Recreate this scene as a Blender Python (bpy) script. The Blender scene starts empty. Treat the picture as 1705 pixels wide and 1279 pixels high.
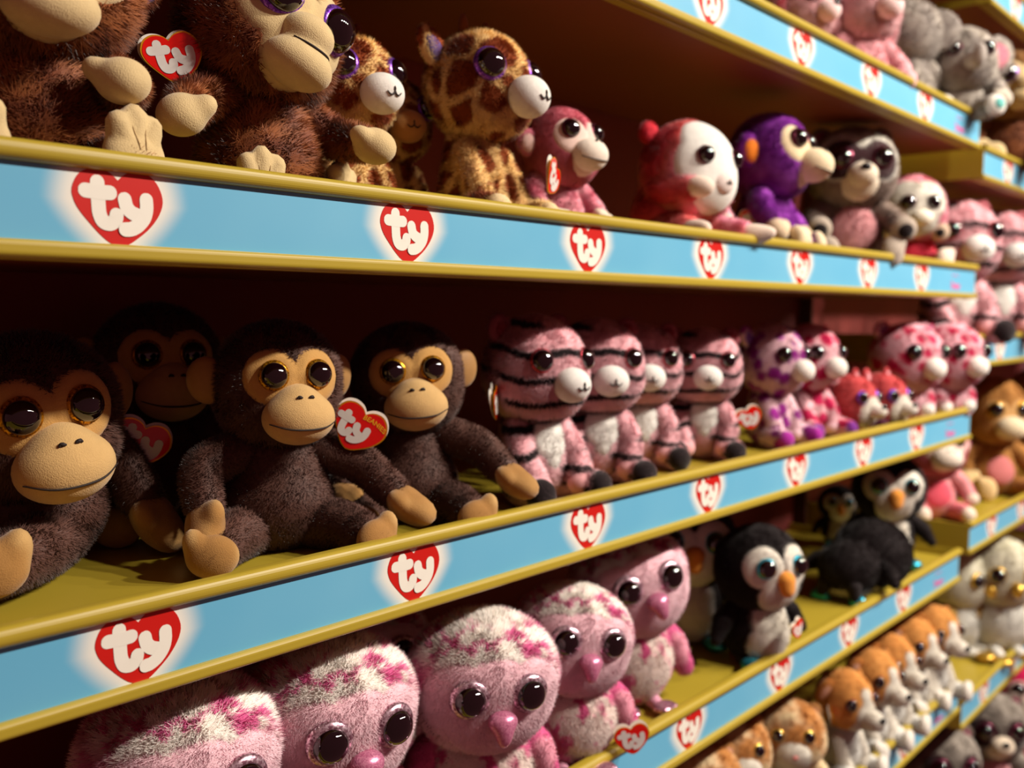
import bpy, bmesh, math, random
import numpy as np
from mathutils import Vector, Matrix, Euler

U = 0.25            # one heart-logo pitch on the label strips, in metres
sc = bpy.context.scene
COL = sc.collection

# ------------------------------------------------------------------ camera
cam_d = bpy.data.cameras.new('camera')
cam = bpy.data.objects.new('camera', cam_d)
COL.objects.link(cam)
cam_d.sensor_fit = 'HORIZONTAL'
cam_d.sensor_width = 36.0
cam_d.lens = 1610.91 / 1705.0 * 36.0
cam_d.clip_start = 0.02
_a, _b, _c = -0.8497, -0.0773, -0.0079
_R = (Matrix.Rotation(_a, 3, 'Z') @ Matrix.Rotation(_b, 3, 'X') @ Matrix.Rotation(_c, 3, 'Y'))
_conv = Matrix(((1, 0, 0), (0, 0, -1), (0, 1, 0)))      # blender camera axes -> x right, y forward, z up
cam.matrix_world = Matrix.Translation(Vector((-1.2102, -2.4194, 0.2034)) * U) @ (_R @ _conv).to_4x4()
cam_d.dof.use_dof = True
cam_d.dof.focus_distance = 2.95 * U
cam_d.dof.aperture_fstop = 4.5
sc.camera = cam

# ------------------------------------------------------------------ world and shop lamps
w = bpy.data.worlds.new('world'); sc.world = w; w.use_nodes = True
bg = w.node_tree.nodes['Background']
bg.inputs[0].default_value = (1.0, 0.33, 0.34, 1)
bg.inputs[1].default_value = 0.14
sc.view_settings.view_transform = 'Standard'
sc.view_settings.look = 'None'
sc.view_settings.exposure = 0.0
sc.view_settings.gamma = 1.0
sc.view_settings.use_curve_mapping = False

def spot(name, loc, target, power, size, col=(1.0, 0.90, 0.78), angle=95):
    d = bpy.data.lights.new(name, 'SPOT')
    d.energy = power; d.color = col; d.shadow_soft_size = size
    d.spot_size = math.radians(angle); d.spot_blend = 0.6
    o = bpy.data.objects.new(name, d); COL.objects.link(o)
    o.location = loc
    o.rotation_euler = (Vector(target) - Vector(loc)).to_track_quat('-Z', 'Y').to_euler()
    return o
# a track of ceiling spotlights running parallel to the shelves
for _x, _p in ((1.05, 160), (1.60, 190), (2.20, 188), (2.85, 145), (3.55, 108), (4.4, 110)):
    spot('ceiling_spot', (_x, -1.90, 1.75), (_x - 0.55, 0.0, -0.1), _p, 0.055, angle=80)

# ------------------------------------------------------------------ small helpers
def srgb(h):
    h = h.lstrip('#')
    v = [int(h[i:i + 2], 16) / 255 for i in (0, 2, 4)]
    return np.array([c / 12.92 if c <= 0.04045 else ((c + 0.055) / 1.055) ** 2.4 for c in v])

def mat(name, col, rough=0.5, metal=0.0, noise=0.0, nscale=40, spec=0.5, bump=0.0, coat=0.0, sheen=0.0):
    m = bpy.data.materials.new(name); m.use_nodes = True
    nt = m.node_tree; b = nt.nodes['Principled BSDF']
    c = srgb(col) if isinstance(col, str) else np.array(col)
    b.inputs['Base Color'].default_value = (*c, 1)
    b.inputs['Roughness'].default_value = rough
    b.inputs['Metallic'].default_value = metal
    b.inputs['Specular IOR Level'].default_value = spec
    b.inputs['Coat Weight'].default_value = coat
    b.inputs['Sheen Weight'].default_value = sheen
    tc = nt.nodes.new('ShaderNodeTexCoord')
    if noise > 0 or bump > 0:
        n = nt.nodes.new('ShaderNodeTexNoise'); n.inputs['Scale'].default_value = nscale
        n.inputs['Detail'].default_value = 4
        nt.links.new(tc.outputs['Object'], n.inputs['Vector'])
        if noise > 0:
            mx = nt.nodes.new('ShaderNodeMix'); mx.data_type = 'RGBA'
            mx.inputs[6].default_value = (*(c * (1 - noise)), 1)
            mx.inputs[7].default_value = (*np.minimum(c * (1 + noise), 1), 1)
            nt.links.new(n.outputs['Fac'], mx.inputs[0])
            nt.links.new(mx.outputs[2], b.inputs['Base Color'])
        if bump > 0:
            bp = nt.nodes.new('ShaderNodeBump'); bp.inputs['Strength'].default_value = bump
            bp.inputs['Distance'].default_value = 0.002
            nt.links.new(n.outputs['Fac'], bp.inputs['Height'])
            nt.links.new(bp.outputs['Normal'], b.inputs['Normal'])
    return m

def plush_mat(name, rough=0.8, spec=0.25, sheen=0.15, pile=0):
    m = bpy.data.materials.new(name); m.use_nodes = True
    nt = m.node_tree; b = nt.nodes['Principled BSDF']
    at = nt.nodes.new('ShaderNodeAttribute'); at.attribute_name = 'Col'
    n = nt.nodes.new('ShaderNodeTexNoise'); n.inputs['Scale'].default_value = 25
    tc = nt.nodes.new('ShaderNodeTexCoord')
    nt.links.new(tc.outputs['Object'], n.inputs['Vector'])
    mr = nt.nodes.new('ShaderNodeMapRange'); mr.inputs[3].default_value = 0.88; mr.inputs[4].default_value = 1.12
    nt.links.new(n.outputs['Fac'], mr.inputs[0])
    vm = nt.nodes.new('ShaderNodeVectorMath'); vm.operation = 'SCALE'
    nt.links.new(at.outputs['Color'], vm.inputs[0]); nt.links.new(mr.outputs[0], vm.inputs[3])
    nt.links.new(vm.outputs[0], b.inputs['Base Color'])
    b.inputs['Roughness'].default_value = rough
    b.inputs['Specular IOR Level'].default_value = spec
    b.inputs['Sheen Weight'].default_value = sheen
    if pile:
        pn = nt.nodes.new('ShaderNodeTexNoise'); pn.inputs['Scale'].default_value = pile; pn.inputs['Detail'].default_value = 3
        nt.links.new(tc.outputs['Object'], pn.inputs['Vector'])
        pb = nt.nodes.new('ShaderNodeBump'); pb.inputs['Strength'].default_value = 0.3; pb.inputs['Distance'].default_value = 0.003
        nt.links.new(pn.outputs['Fac'], pb.inputs['Height']); nt.links.new(pb.outputs['Normal'], b.inputs['Normal'])
    # thin fibres let some light through from behind
    tr = nt.nodes.new('ShaderNodeBsdfTranslucent'); nt.links.new(vm.outputs[0], tr.inputs['Color'])
    ms = nt.nodes.new('ShaderNodeMixShader'); ms.inputs[0].default_value = 0.12 if not pile else 0.08
    nt.links.new(b.outputs[0], ms.inputs[1]); nt.links.new(tr.outputs[0], ms.inputs[2])
    nt.links.new(ms.outputs[0], nt.nodes['Material Output'].inputs['Surface'])
    return m

def glitter_mat(name, col, col2, scale=140, metal=0.8):
    m = bpy.data.materials.new(name); m.use_nodes = True
    nt = m.node_tree; b = nt.nodes['Principled BSDF']
    v = nt.nodes.new('ShaderNodeTexVoronoi'); v.inputs['Scale'].default_value = scale
    tc = nt.nodes.new('ShaderNodeTexCoord')
    nt.links.new(tc.outputs['Object'], v.inputs['Vector'])
    sp = nt.nodes.new('ShaderNodeSeparateColor'); nt.links.new(v.outputs['Color'], sp.inputs[0])
    mx = nt.nodes.new('ShaderNodeMix'); mx.data_type = 'RGBA'
    mx.inputs[6].default_value = (*srgb(col), 1); mx.inputs[7].default_value = (*srgb(col2), 1)
    nt.links.new(sp.outputs[0], mx.inputs[0]); nt.links.new(mx.outputs[2], b.inputs['Base Color'])
    b.inputs['Metallic'].default_value = metal; b.inputs['Roughness'].default_value = 0.28
    # every flake is tilted its own way
    nm = nt.nodes.new('ShaderNodeBump'); nm.inputs['Strength'].default_value = 0.8; nm.inputs['Distance'].default_value = 0.02
    nt.links.new(sp.outputs[1], nm.inputs['Height']); nt.links.new(nm.outputs['Normal'], b.inputs['Normal'])
    return m

M = {}
M['yellow'] = mat('yellow_enamel_steel', '#ae9830', 0.36, noise=0.06, nscale=12, coat=0.15)
M['groove'] = mat('dark_groove_plastic', '#2b2018', 0.6, noise=0.1)
M['back'] = mat('maroon_back_panel', '#7c2c28', 0.8, noise=0.15, nscale=6)
M['under'] = mat('shaded_underside_tone', '#7a3418', 0.55, noise=0.12, nscale=5)  # reddish shade and bounce under the yellow shelves, put into the colour
M['upright'] = mat('dark_brown_upright', '#4a2416', 0.6, noise=0.1, nscale=10)
M['red'] = mat('logo_red_print', '#c51b14', 0.35, noise=0.03)
M['cream'] = mat('logo_cream_print', '#ece9dc', 0.4, noise=0.02)
M['pink_ink'] = mat('pink_script_ink', '#d86aa8', 0.5, noise=0.05)
M['tag_red'] = mat('glossy_red_card', '#e0140c', 0.15, noise=0.03, coat=0.6)
M['tag_gold'] = mat('gold_foil_edge', '#f2a91c', 0.25, metal=0.6, noise=0.05)
M['tag_white'] = mat('white_card', '#e9e6dc', 0.4, noise=0.02)
M['tag_letter'] = mat('silvery_white_print', '#dcd8d2', 0.35, noise=0.02)
M['tag_yellow'] = mat('yellow_print', '#f0b020', 0.4, noise=0.02)
M['tan_thread'] = mat('tan_thread', '#8a6a3c', 0.8, noise=0.1)
M['stitch'] = mat('dark_thread', '#20100c', 0.7, noise=0.1)
M['pupil'] = mat('glossy_black_plastic', '#0c0306', 0.035, noise=0.02, coat=1.0, spec=0.6)
M['nose_black'] = mat('black_nose_plastic', '#141012', 0.2, noise=0.05)
M['nose_pink'] = mat('pink_nose_thread', '#e08a86', 0.6, noise=0.05)
M['plush'] = plush_mat('plush_fabric')
M['shag'] = plush_mat('glossy_long_plush', rough=0.6, spec=0.35, sheen=0.2)
M['velour'] = plush_mat('velour_fabric', rough=0.9, spec=0.15, sheen=0.25, pile=240)
M['g_gold'] = glitter_mat('gold_glitter', '#c98a10', '#ffe070')
M['g_amber'] = glitter_mat('amber_glitter', '#6b3a08', '#e8a820')
M['g_purple'] = glitter_mat('purple_glitter', '#5a1ea0', '#b070ff')
M['g_pink'] = glitter_mat('pink_glitter', '#b05a88', '#ffd8ec')
M['g_silverpink'] = glitter_mat('silver_pink_glitter', '#8a4f66', '#ffe6f4')
M['g_teal'] = glitter_mat('teal_glitter', '#0a8fb0', '#5fe6ff')
M['g_red'] = glitter_mat('red_glitter', '#7a1220', '#ff6a7a')
M['g_dark'] = glitter_mat('plum_glitter', '#3a1020', '#7a3048')
M['beak_pink'] = glitter_mat('pink_shimmer_cloth', '#c0608a', '#e89ab8', 220, 0.35)

def link_mesh(name, verts, faces, m, parent=None, smooth=True, mtx=None):
    me = bpy.data.meshes.new(name)
    me.from_pydata([tuple(v) for v in verts], [], [tuple(f) for f in faces]); me.update()
    if smooth:
        me.polygons.foreach_set('use_smooth', [True] * len(me.polygons))
    me.materials.append(m)
    return link_obj(name, me, parent, mtx)

def link_obj(name, me, parent=None, mtx=None):
    o = bpy.data.objects.new(name, me); COL.objects.link(o)
    if parent is not None: o.parent = parent
    if mtx is not None: o.matrix_local = mtx
    return o

def empty(name, loc, rz=0, s=1):
    o = bpy.data.objects.new(name, None); COL.objects.link(o)
    o.empty_display_size = 0.02
    o.location = loc; o.rotation_euler = (0, 0, rz); o.scale = (s, s, s)
    return o

def box_vf(x0, x1, y0, y1, z0, z1):
    v = [(x, y, z) for x in (x0, x1) for y in (y0, y1) for z in (z0, z1)]
    f = [(0, 1, 3, 2), (4, 6, 7, 5), (0, 4, 5, 1), (2, 3, 7, 6), (0, 2, 6, 4), (1, 5, 7, 3)]
    return v, f

def extrude_x(profile, x0, x1):
    n = len(profile)
    v = [(x0, y, z) for y, z in profile] + [(x1, y, z) for y, z in profile]
    f = [(i, (i + 1) % n, n + (i + 1) % n, n + i) for i in range(n)]
    f += [tuple(range(n))[::-1], tuple(range(n, 2 * n))]
    return v, f

def bar_profile(y0, y1, z0, z1, r, n=5):
    p = []
    for cy, cz, a0 in ((y1 - r, z1 - r, 0), (y0 + r, z1 - r, 90), (y0 + r, z0 + r, 180), (y1 - r, z0 + r, 270)):
        for i in range(n + 1):
            a = math.radians(a0 + 90 * i / n)
            p.append((cy + r * math.cos(a), cz + r * math.sin(a)))
    return p

# ------------------------------------------------------------------ printed heart logo
HEART = [(0.004, -0.006), (-0.021, 0.004), (-0.046, 0.024), (-0.07, 0.049), (-0.091, 0.073), (-0.104, 0.092), (-0.111, 0.109),
         (-0.114, 0.124), (-0.111, 0.142), (-0.1, 0.164), (-0.085, 0.178), (-0.06, 0.187), (-0.035, 0.186), (-0.013, 0.178),
         (0.005, 0.162), (0.024, 0.179), (0.048, 0.189), (0.078, 0.189), (0.105, 0.172), (0.122, 0.146), (0.128, 0.115),
         (0.117, 0.082), (0.092, 0.048), (0.061, 0.021), (0.03, 0.0)]
STROKES = [[(-0.049, 0.153), (-0.048, 0.124), (-0.047, 0.094), (-0.045, 0.074), (-0.036, 0.0555), (-0.018, 0.0515), (-0.004, 0.062), (-0.001, 0.074)],
           [(-0.080, 0.13), (-0.062, 0.129), (-0.04, 0.128), (-0.017, 0.129)],
           [(0.022, 0.116), (0.027, 0.097), (0.039, 0.084), (0.059, 0.076)],
           [(0.081, 0.119), (0.081, 0.095), (0.074, 0.072), (0.057, 0.052), (0.038, 0.041), (0.022, 0.039)]]

def catmull(P, n=6):
    P = [np.array(p, float) for p in P]
    Q = [2 * P[0] - P[1]] + P + [2 * P[-1] - P[-2]]
    out = []
    for i in range(1, len(Q) - 2):
        for j in range(n):
            t = j / n
            a, b, c, d = Q[i - 1], Q[i], Q[i + 1], Q[i + 2]
            out.append(0.5 * ((2 * b) + (c - a) * t + (2 * a - 5 * b + 4 * c - d) * t * t + (3 * b - a - 3 * c + d) * t ** 3))
    out.append(Q[-2])
    return out

def strokes_vf(strokes, r, y):
    """rounded strokes as flat solid ribbons lying in front of the plane at depth y"""
    v, f = [], []
    for k, st in enumerate(strokes):
        C = catmull(st, 6); n = len(C); y1 = y - 0.0003 * k; out = []
        T = [C[min(i + 1, n - 1)] - C[max(i - 1, 0)] for i in range(n)]
        T = [t / (np.linalg.norm(t) + 1e-9) for t in T]
        rows = []
        for a in range(75, 0, -15): rows.append((C[0] - T[0] * r * math.sin(math.radians(a)), T[0], r * math.cos(math.radians(a))))
        for i in range(n): rows.append((C[i], T[i], r))
        for a in range(15, 90, 15): rows.append((C[-1] + T[-1] * r * math.sin(math.radians(a)), T[-1], r * math.cos(math.radians(a))))
        b = len(v)
        for ri, (c, t, w_) in enumerate(rows):
            nn = np.array([-t[1], t[0]]) * w_; y1 -= 0.00004
            v += [(c[0] + nn[0], y1, c[1] + nn[1]), (c[0] - nn[0], y1, c[1] - nn[1])]
        for i in range(len(rows) - 1):
            f.append((b + 2 * i, b + 2 * i + 1, b + 2 * i + 3, b + 2 * i + 2))
    return v, f

def plate_vf(outline, y0, y1, s=1.0, c=(0, 0.09)):
    P = [((x - c[0]) * s + c[0], (z - c[1]) * s + c[1]) for x, z in outline]
    n = len(P)
    v = [(x, y0, z) for x, z in P] + [(x, y1, z) for x, z in P]
    f = [tuple(range(n)), tuple(range(n, 2 * n))[::-1]] + [(i, n + i, n + (i + 1) % n, (i + 1) % n) for i in range(n)]
    return v, f

def sv(v, s): return [(x * s, y * s, z * s) for x, y, z in v]

H_S = [tuple(p) for p in catmull([HEART[0]] + HEART[1:14] + [HEART[14]], 3)][:-1] + [tuple(p) for p in catmull(HEART[14:] + [HEART[0]], 3)][:-1]
_me_cache = {}
def shared(key, fn):
    if key not in _me_cache: _me_cache[key] = fn()
    return _me_cache[key]

def mesh_of(name, vf, m, smooth=False):
    me = bpy.data.meshes.new(name); me.from_pydata([tuple(a) for a in vf[0]], [], vf[1]); me.update()
    if smooth: me.polygons.foreach_set('use_smooth', [True] * len(me.polygons))
    me.materials.append(m); return me

def strip_material(n_hearts_max):
    m = bpy.data.materials.new('printed_blue_strip'); m.use_nodes = True
    nt = m.node_tree; b = nt.nodes['Principled BSDF']; L = nt.links.new
    def math_(op, a, bb=None):
        n = nt.nodes.new('ShaderNodeMath'); n.operation = op
        for i, q in enumerate((a, bb)):
            if q is None: continue
            if isinstance(q, (int, float)): n.inputs[i].default_value = q
            else: L(q, n.inputs[i])
        return n.outputs[0]
    tc = nt.nodes.new('ShaderNodeTexCoord'); sp = nt.nodes.new('ShaderNodeSeparateXYZ'); L(tc.outputs['Object'], sp.inputs[0])
    xs = math_('DIVIDE', sp.outputs[0], U)
    dx = math_('SUBTRACT', xs, math_('ROUND', xs))
    zs = math_('SUBTRACT', math_('DIVIDE', sp.outputs[2], U), 0.105)
    zs = math_('MULTIPLY', zs, 0.95)
    dz2 = math_('MULTIPLY', zs, zs)
    ax = math_('ABSOLUTE', math_('SUBTRACT', dx, 0.006))
    # the glow is widest at the lobes and narrows to the tip like the heart
    wz = math_('MULTIPLY', math_('MINIMUM', zs, 0.0), 0.55)
    ax = math_('SUBTRACT', ax, wz)
    d = math_('SQRT', math_('ADD', math_('MULTIPLY', ax, ax), dz2))
    mr = nt.nodes.new('ShaderNodeMapRange'); mr.interpolation_type = 'SMOOTHSTEP'
    mr.inputs[1].default_value = 0.115; mr.inputs[2].default_value = 0.205; mr.inputs[3].default_value = 1; mr.inputs[4].default_value = 0
    L(d, mr.inputs[0])
    g = math_('MULTIPLY', mr.outputs[0], math_('LESS_THAN', xs, n_hearts_max - 0.5))
    n = nt.nodes.new('ShaderNodeTexNoise'); n.inputs['Scale'].default_value = 9
    L(tc.outputs['Object'], n.inputs['Vector'])
    mb = nt.nodes.new('ShaderNodeMix'); mb.data_type = 'RGBA'
    mb.inputs[6].default_value = (*srgb('#5cacd2'), 1); mb.inputs[7].default_value = (*srgb('#72b8d8'), 1)
    L(n.outputs['Fac'], mb.inputs[0])
    mx = nt.nodes.new('ShaderNodeMix'); mx.data_type = 'RGBA'
    L(g, mx.inputs[0]); L(mb.outputs[2], mx.inputs[6]); mx.inputs[7].default_value = (*srgb('#ece9dc'), 1)
    L(mx.outputs[2], b.inputs['Base Color'])
    b.inputs['Roughness'].default_value = 0.38
    return m
M['strip7'] = strip_material(7)
M['strip9'] = strip_material(9)

SCRIPT_MAIN = [[(-.10, .085), (-.095, .055), (-.09, .03), (-.07, .035), (-.06, .06), (-.08, .07)],
               [(-.055, .045), (-.035, .06), (-.03, .035), (-.01, .055), (0.0, .035)],
               [(0.0, .045), (.015, .06), (.03, .045), (.015, .03), (0.005, .04)],
               [(.04, .05), (.055, .06), (.07, .045), (.055, .028), (.042, .04)],
               [(.078, .035), (.09, .045), (.098, .06)]]
SCRIPT_TOP = [[(-.09, .125), (-.07, .135), (-.05, .125), (-.03, .135), (-.01, .125), (.01, .135), (.03, .125), (.05, .132)]]

def shelf(label, x0, x1, ztip, xo, hearts, depth=1.5, script=True, smat='strip7', side=True):
    r = empty('display_shelf', (x0 * U, 0, ztip * U))
    r['label'] = label; r['category'] = 'shelf'; r['group'] = 'yellow display shelves'
    L = x1 - x0
    def add(n, vf, m, smooth=False, par=None, mtx=None):
        return link_obj(n, mesh_of(n, (sv(vf[0], U), vf[1]), m, smooth), par or r, mtx)
    add('deck', box_vf(0, L, 0.02, depth, 0.0, 0.15), M['yellow'])
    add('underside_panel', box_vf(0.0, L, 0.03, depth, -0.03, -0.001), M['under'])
    add('return_flange', extrude_x(bar_profile(0.03, 0.085, -0.048, -0.03, 0.008, 3), 0, L), M['yellow'])
    o = add('front_lip', extrude_x(bar_profile(-0.03, 0.035, 0.183, 0.236, 0.024, 6), 0, L), M['yellow'])
    o = add('bottom_rim', extrude_x(bar_profile(-0.022, 0.03, -0.045, 0.0, 0.015, 5), 0, L), M['yellow'])
    add('lip_back', box_vf(0, L, 0.0196, 0.034, 0.14, 0.2), M['yellow'])
    add('groove', box_vf(0, L, 0.0015, 0.0195, 0.0, 0.20), M['groove'])
    add('end_cap', box_vf(-0.012, 0.0, -0.012, depth, -0.035, 0.215), M['yellow'])
    add('end_cap', box_vf(L, L + 0.012, -0.0, depth, -0.035, 0.215), M['yellow'])
    st = add('label_strip', box_vf(-x_off(x0, xo), L - x_off(x0, xo), -0.001, 0.0014, 0.0, 0.188), M[smat], mtx=Matrix.Translation((x_off(x0, xo) * U, 0, 0)))
    for k in hearts:
        hm = shared('heart', lambda: mesh_of('heart_logo', (sv(plate_vf(H_S, -0.0022, -0.0010)[0], U), plate_vf(H_S, -0.0022, -0.0010)[1]), M['red']))
        lm = shared('letters', lambda: mesh_of('logo_lettering', (sv(strokes_vf(STROKES, 0.0185, -0.0026)[0], U), strokes_vf(STROKES, 0.0185, -0.0026)[1]), M['cream']))
        link_obj('heart_logo', hm, st, Matrix.Translation((k * U, 0, 0)))
        link_obj('logo_lettering', lm, st, Matrix.Translation((k * U, 0, 0)))
    if script:
        sm = shared('script', lambda: mesh_of('pink_script', (sv(strokes_vf(SCRIPT_MAIN, 0.0075, -0.002)[0], U), strokes_vf(SCRIPT_MAIN, 0.0075, -0.002)[1]), M['pink_ink']))
        s2 = shared('script2', lambda: mesh_of('small_script', (sv(strokes_vf(SCRIPT_TOP, 0.003, -0.002)[0], U), strokes_vf(SCRIPT_TOP, 0.003, -0.002)[1]), M['pink_ink']))
        link_obj('pink_script', sm, st, Matrix.Translation((6.78 * U, 0, 0)))
        link_obj('small_script', s2, st, Matrix.Translation((6.78 * U, 0, 0)))
    return r
def x_off(x0, xo): return xo - x0        # strip origin sits at heart number 0

HK = range(-1, 7)
Z1 = dict(S=2.78, T=1.5588, A=0.3614, B=-0.8017, C=-1.9772, D=-3.1384, E=-4.30)
XO = dict(S=0, T=-0.063, A=0, B=0.029, C=-0.104, D=0.04, E=0)
LB = {'S': 'unseen yellow shelf of the near bay added above the pink and grey toys for its shadow',  # S is out of view, added to shade the toys on T
      'T': 'yellow shelf at the top of the near bay carrying grey elephants and pink dogs',
      'A': 'yellow shelf of the near bay carrying curly brown monkeys and the giraffe',
      'B': 'yellow shelf of the near bay carrying chimps and pink striped tigers',
      'C': 'yellow shelf of the near bay carrying pink owls and penguins',
      'D': 'yellow shelf of the near bay carrying orange dogs and hamsters',
      'E': 'lowest yellow shelf of the near bay below the dogs'}
for k in 'STABCD':
    shelf(LB[k], -1.5, 7.2722 + XO[k], Z1[k], XO[k], HK)
LB2 = {'a': 'yellow shelf of the far bay in the top right corner, empty of visible toys',
       'b': 'yellow shelf of the far bay carrying brown monkeys with cream feet',
       'c': 'yellow shelf of the far bay carrying pink tigers with white muzzles',
       'd': 'yellow shelf of the far bay carrying orange monkeys and the pink and white monkey',
       'e': 'yellow shelf of the far bay carrying white owls with gold feet',
       'f': 'lowest yellow shelf of the far bay carrying grey lemurs'}
Z2 = dict(a=2.735, b=1.337, c=-0.208, d=-1.80, e=-3.335, f=-4.95)
for k in 'abcdef':
    shelf(LB2[k], 7.40 if k in 'de' else 7.335, 15.0, Z2[k], 8.09, range(0, 7), script=False, smat='strip9')

# maroon back panel and slotted uprights of the gondola
o = link_mesh('gondola_back_panel', *[(sv(v, U), f) for v, f in [box_vf(-1.6, 15.2, 1.52, 1.56, -6.0, 4.2)]][0], M['back'], smooth=False)
o['label'] = 'dark maroon back panel standing behind all the yellow shelves'; o['category'] = 'panel'
for xx, lb in ((7.31, 'dark brown shelving upright between the near and far bays'),):
    r = link_mesh('shelf_upright', *[(sv(v, U), f) for v, f in [box_vf(xx - 0.012, xx + 0.012, 1.40, 1.52, -6.0, 4.2)]][0], M['upright'], smooth=False)
    r['label'] = lb; r['category'] = 'upright'

# ------------------------------------------------------------------ plush modelling kit
rng = np.random.default_rng(7)
def _hash(ix, iy, iz, s=0):
    n = (ix.astype(np.int64) * 374761393 + iy.astype(np.int64) * 668265263 + iz.astype(np.int64) * 2147483647 + s * 974634777) & 0xffffffff
    n = ((n ^ (n >> 13)) * 1274126177) & 0xffffffff
    n = ((n ^ (n >> 16)) * 2246822519) & 0xffffffff
    return ((n ^ (n >> 15)) & 0xffffff) / float(0xffffff)
def vnoise(p, s=0):
    i = np.floor(p).astype(np.int64); f = p - i; f = f * f * (3 - 2 * f)
    r = 0
    for dx in (0, 1):
        for dy in (0, 1):
            for dz in (0, 1):
                wgt = (f[:, 0] if dx else 1 - f[:, 0]) * (f[:, 1] if dy else 1 - f[:, 1]) * (f[:, 2] if dz else 1 - f[:, 2])
                r = r + wgt * _hash(i[:, 0] + dx, i[:, 1] + dy, i[:, 2] + dz, s)
    return r
def fbm(p, s=0): return (vnoise(p, s) + 0.5 * vnoise(p * 2.1, s + 1) + 0.25 * vnoise(p * 4.3, s + 2)) / 1.75
def worley(p, s=0):
    i = np.floor(p).astype(np.int64); best = np.full(len(p), 9.0); sec = np.full(len(p), 9.0)
    for dx in (-1, 0, 1):
        for dy in (-1, 0, 1):
            for dz in (-1, 0, 1):
                c = i + np.array([dx, dy, dz])
                q = c + 0.1 + 0.8 * np.stack([_hash(c[:, 0], c[:, 1], c[:, 2], s + k) for k in (11, 12, 13)], 1)
                d = np.linalg.norm(p - q, axis=1)
                sec = np.where(d < best, best, np.minimum(sec, d)); best = np.minimum(best, d)
    return best, sec
def sstep(x, a, b):
    t = np.clip((x - a) / (b - a), 0, 1); return t * t * (3 - 2 * t)
def mixc(a, b, t): return a[None] * (1 - t[:, None]) + b[None] * t[:, None] if a.ndim == 1 else a * (1 - t[:, None]) + b[None] * t[:, None]

# colour patterns of the cloth, all in the toy's own coordinates
def solid(h):
    c = srgb(h)
    return lambda p: c[None] * (0.93 + 0.14 * fbm(p * 9, 3))[:, None]
def marble(h1, h2, f=7, t=0.5, w=0.08, s=0):
    a, b = srgb(h1), srgb(h2)
    return lambda p: mixc(a, b, sstep(fbm(p * f, s), t - w, t + w))
def ridges(h1, h2, f=6, w=0.035, s=0, blot=0.66):
    a, b = srgb(h1), srgb(h2)
    def fn(p):
        q = p * np.array([1.15, 1.15, 0.85])
        n = fbm(q * f, s); m = fbm(p * 4.5, s + 7)
        t = (1 - sstep(np.abs(n - 0.5), w * 0.4, w)) * sstep(m, 0.36, 0.5)
        t = np.maximum(t, sstep(fbm(p * f * 1.3, s + 3), blot - 0.03, blot + 0.03))
        return mixc(a, b, t * 0.9)
    return fn
def veins(h1, h2, f=7, w=0.1, s=0, cut=0.45):
    a, b = srgb(h1), srgb(h2)
    def fn(p):
        q = p + 0.06 * np.stack([vnoise(p * 9, k) for k in (1, 2, 3)], 1)
        f1, f2 = worley(q * f, s)
        t = (1 - sstep(f2 - f1, w * 0.5, w * 1.6)) * sstep(fbm(p * 5, 9), cut - 0.12, cut + 0.05)
        return mixc(a, b, t)
    return fn
def giraffe(h1, h2, f=5.0, gap=0.16, s=0):
    a, b = srgb(h1), srgb(h2)
    def fn(p):
        q = p + 0.03 * np.stack([vnoise(p * 12, k) for k in (1, 2, 3)], 1)
        f1, f2 = worley(q * f, s); return mixc(a, b, sstep(f2 - f1, gap - 0.04, gap + 0.05))
    return fn
def dots(h1, h2, f=6.0, r=0.38, s=0):
    a, b = srgb(h1), srgb(h2)
    def fn(p):
        f1, f2 = worley(p * f, s); return mixc(b, a, sstep(f1, r - 0.05, r + 0.05))
    return fn
def stripes(h1, h2, f=24, s=0, thr=0.55):
    a, b = srgb(h1), srgb(h2)
    def fn(p):
        n = vnoise(p * 4, s) * 3.2 + vnoise(p * 14, s + 1) * 0.7
        v = np.sin(p[:, 2] * f * 1.3 + np.abs(p[:, 0]) * 5 - p[:, 1] * 6 + n)
        g = sstep(vnoise(p * 6, s + 5), 0.36, 0.5)
        return mixc(a, b, sstep(v, thr - 0.12, thr + 0.12) * g)
    return fn
def tiedye(cs, f=4, s=0):
    C = [srgb(c) for c in cs]
    def fn(p):
        t = fbm(p * f, s) * 1.5 - 0.25; t = np.clip(t, 0, 0.999) * (len(C) - 1)
        i = t.astype(int); u = (t - i)[:, None]; A = np.array(C)
        return A[i] * (1 - u) + A[i + 1] * u
    return fn
def above(fn1, fn2, z, w=0.03, axis=2, sgn=1):
    def fn(p):
        t = sstep(p[:, axis] * sgn + 0.05 * (vnoise(p * 12) - 0.5), z - w, z + w)[:, None]
        return fn1(p) * (1 - t) + fn2(p) * t
    return fn

_ico = {}
def ico(level):
    if level not in _ico:
        bm = bmesh.new(); bmesh.ops.create_icosphere(bm, subdivisions=level, radius=1.0)
        v = np.array([x.co[:] for x in bm.verts]); f = np.array([[q.index for q in x.verts] for x in bm.faces]); bm.free()
        v /= np.linalg.norm(v, axis=1)[:, None]; _ico[level] = (v, f)
    return _ico[level]

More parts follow.
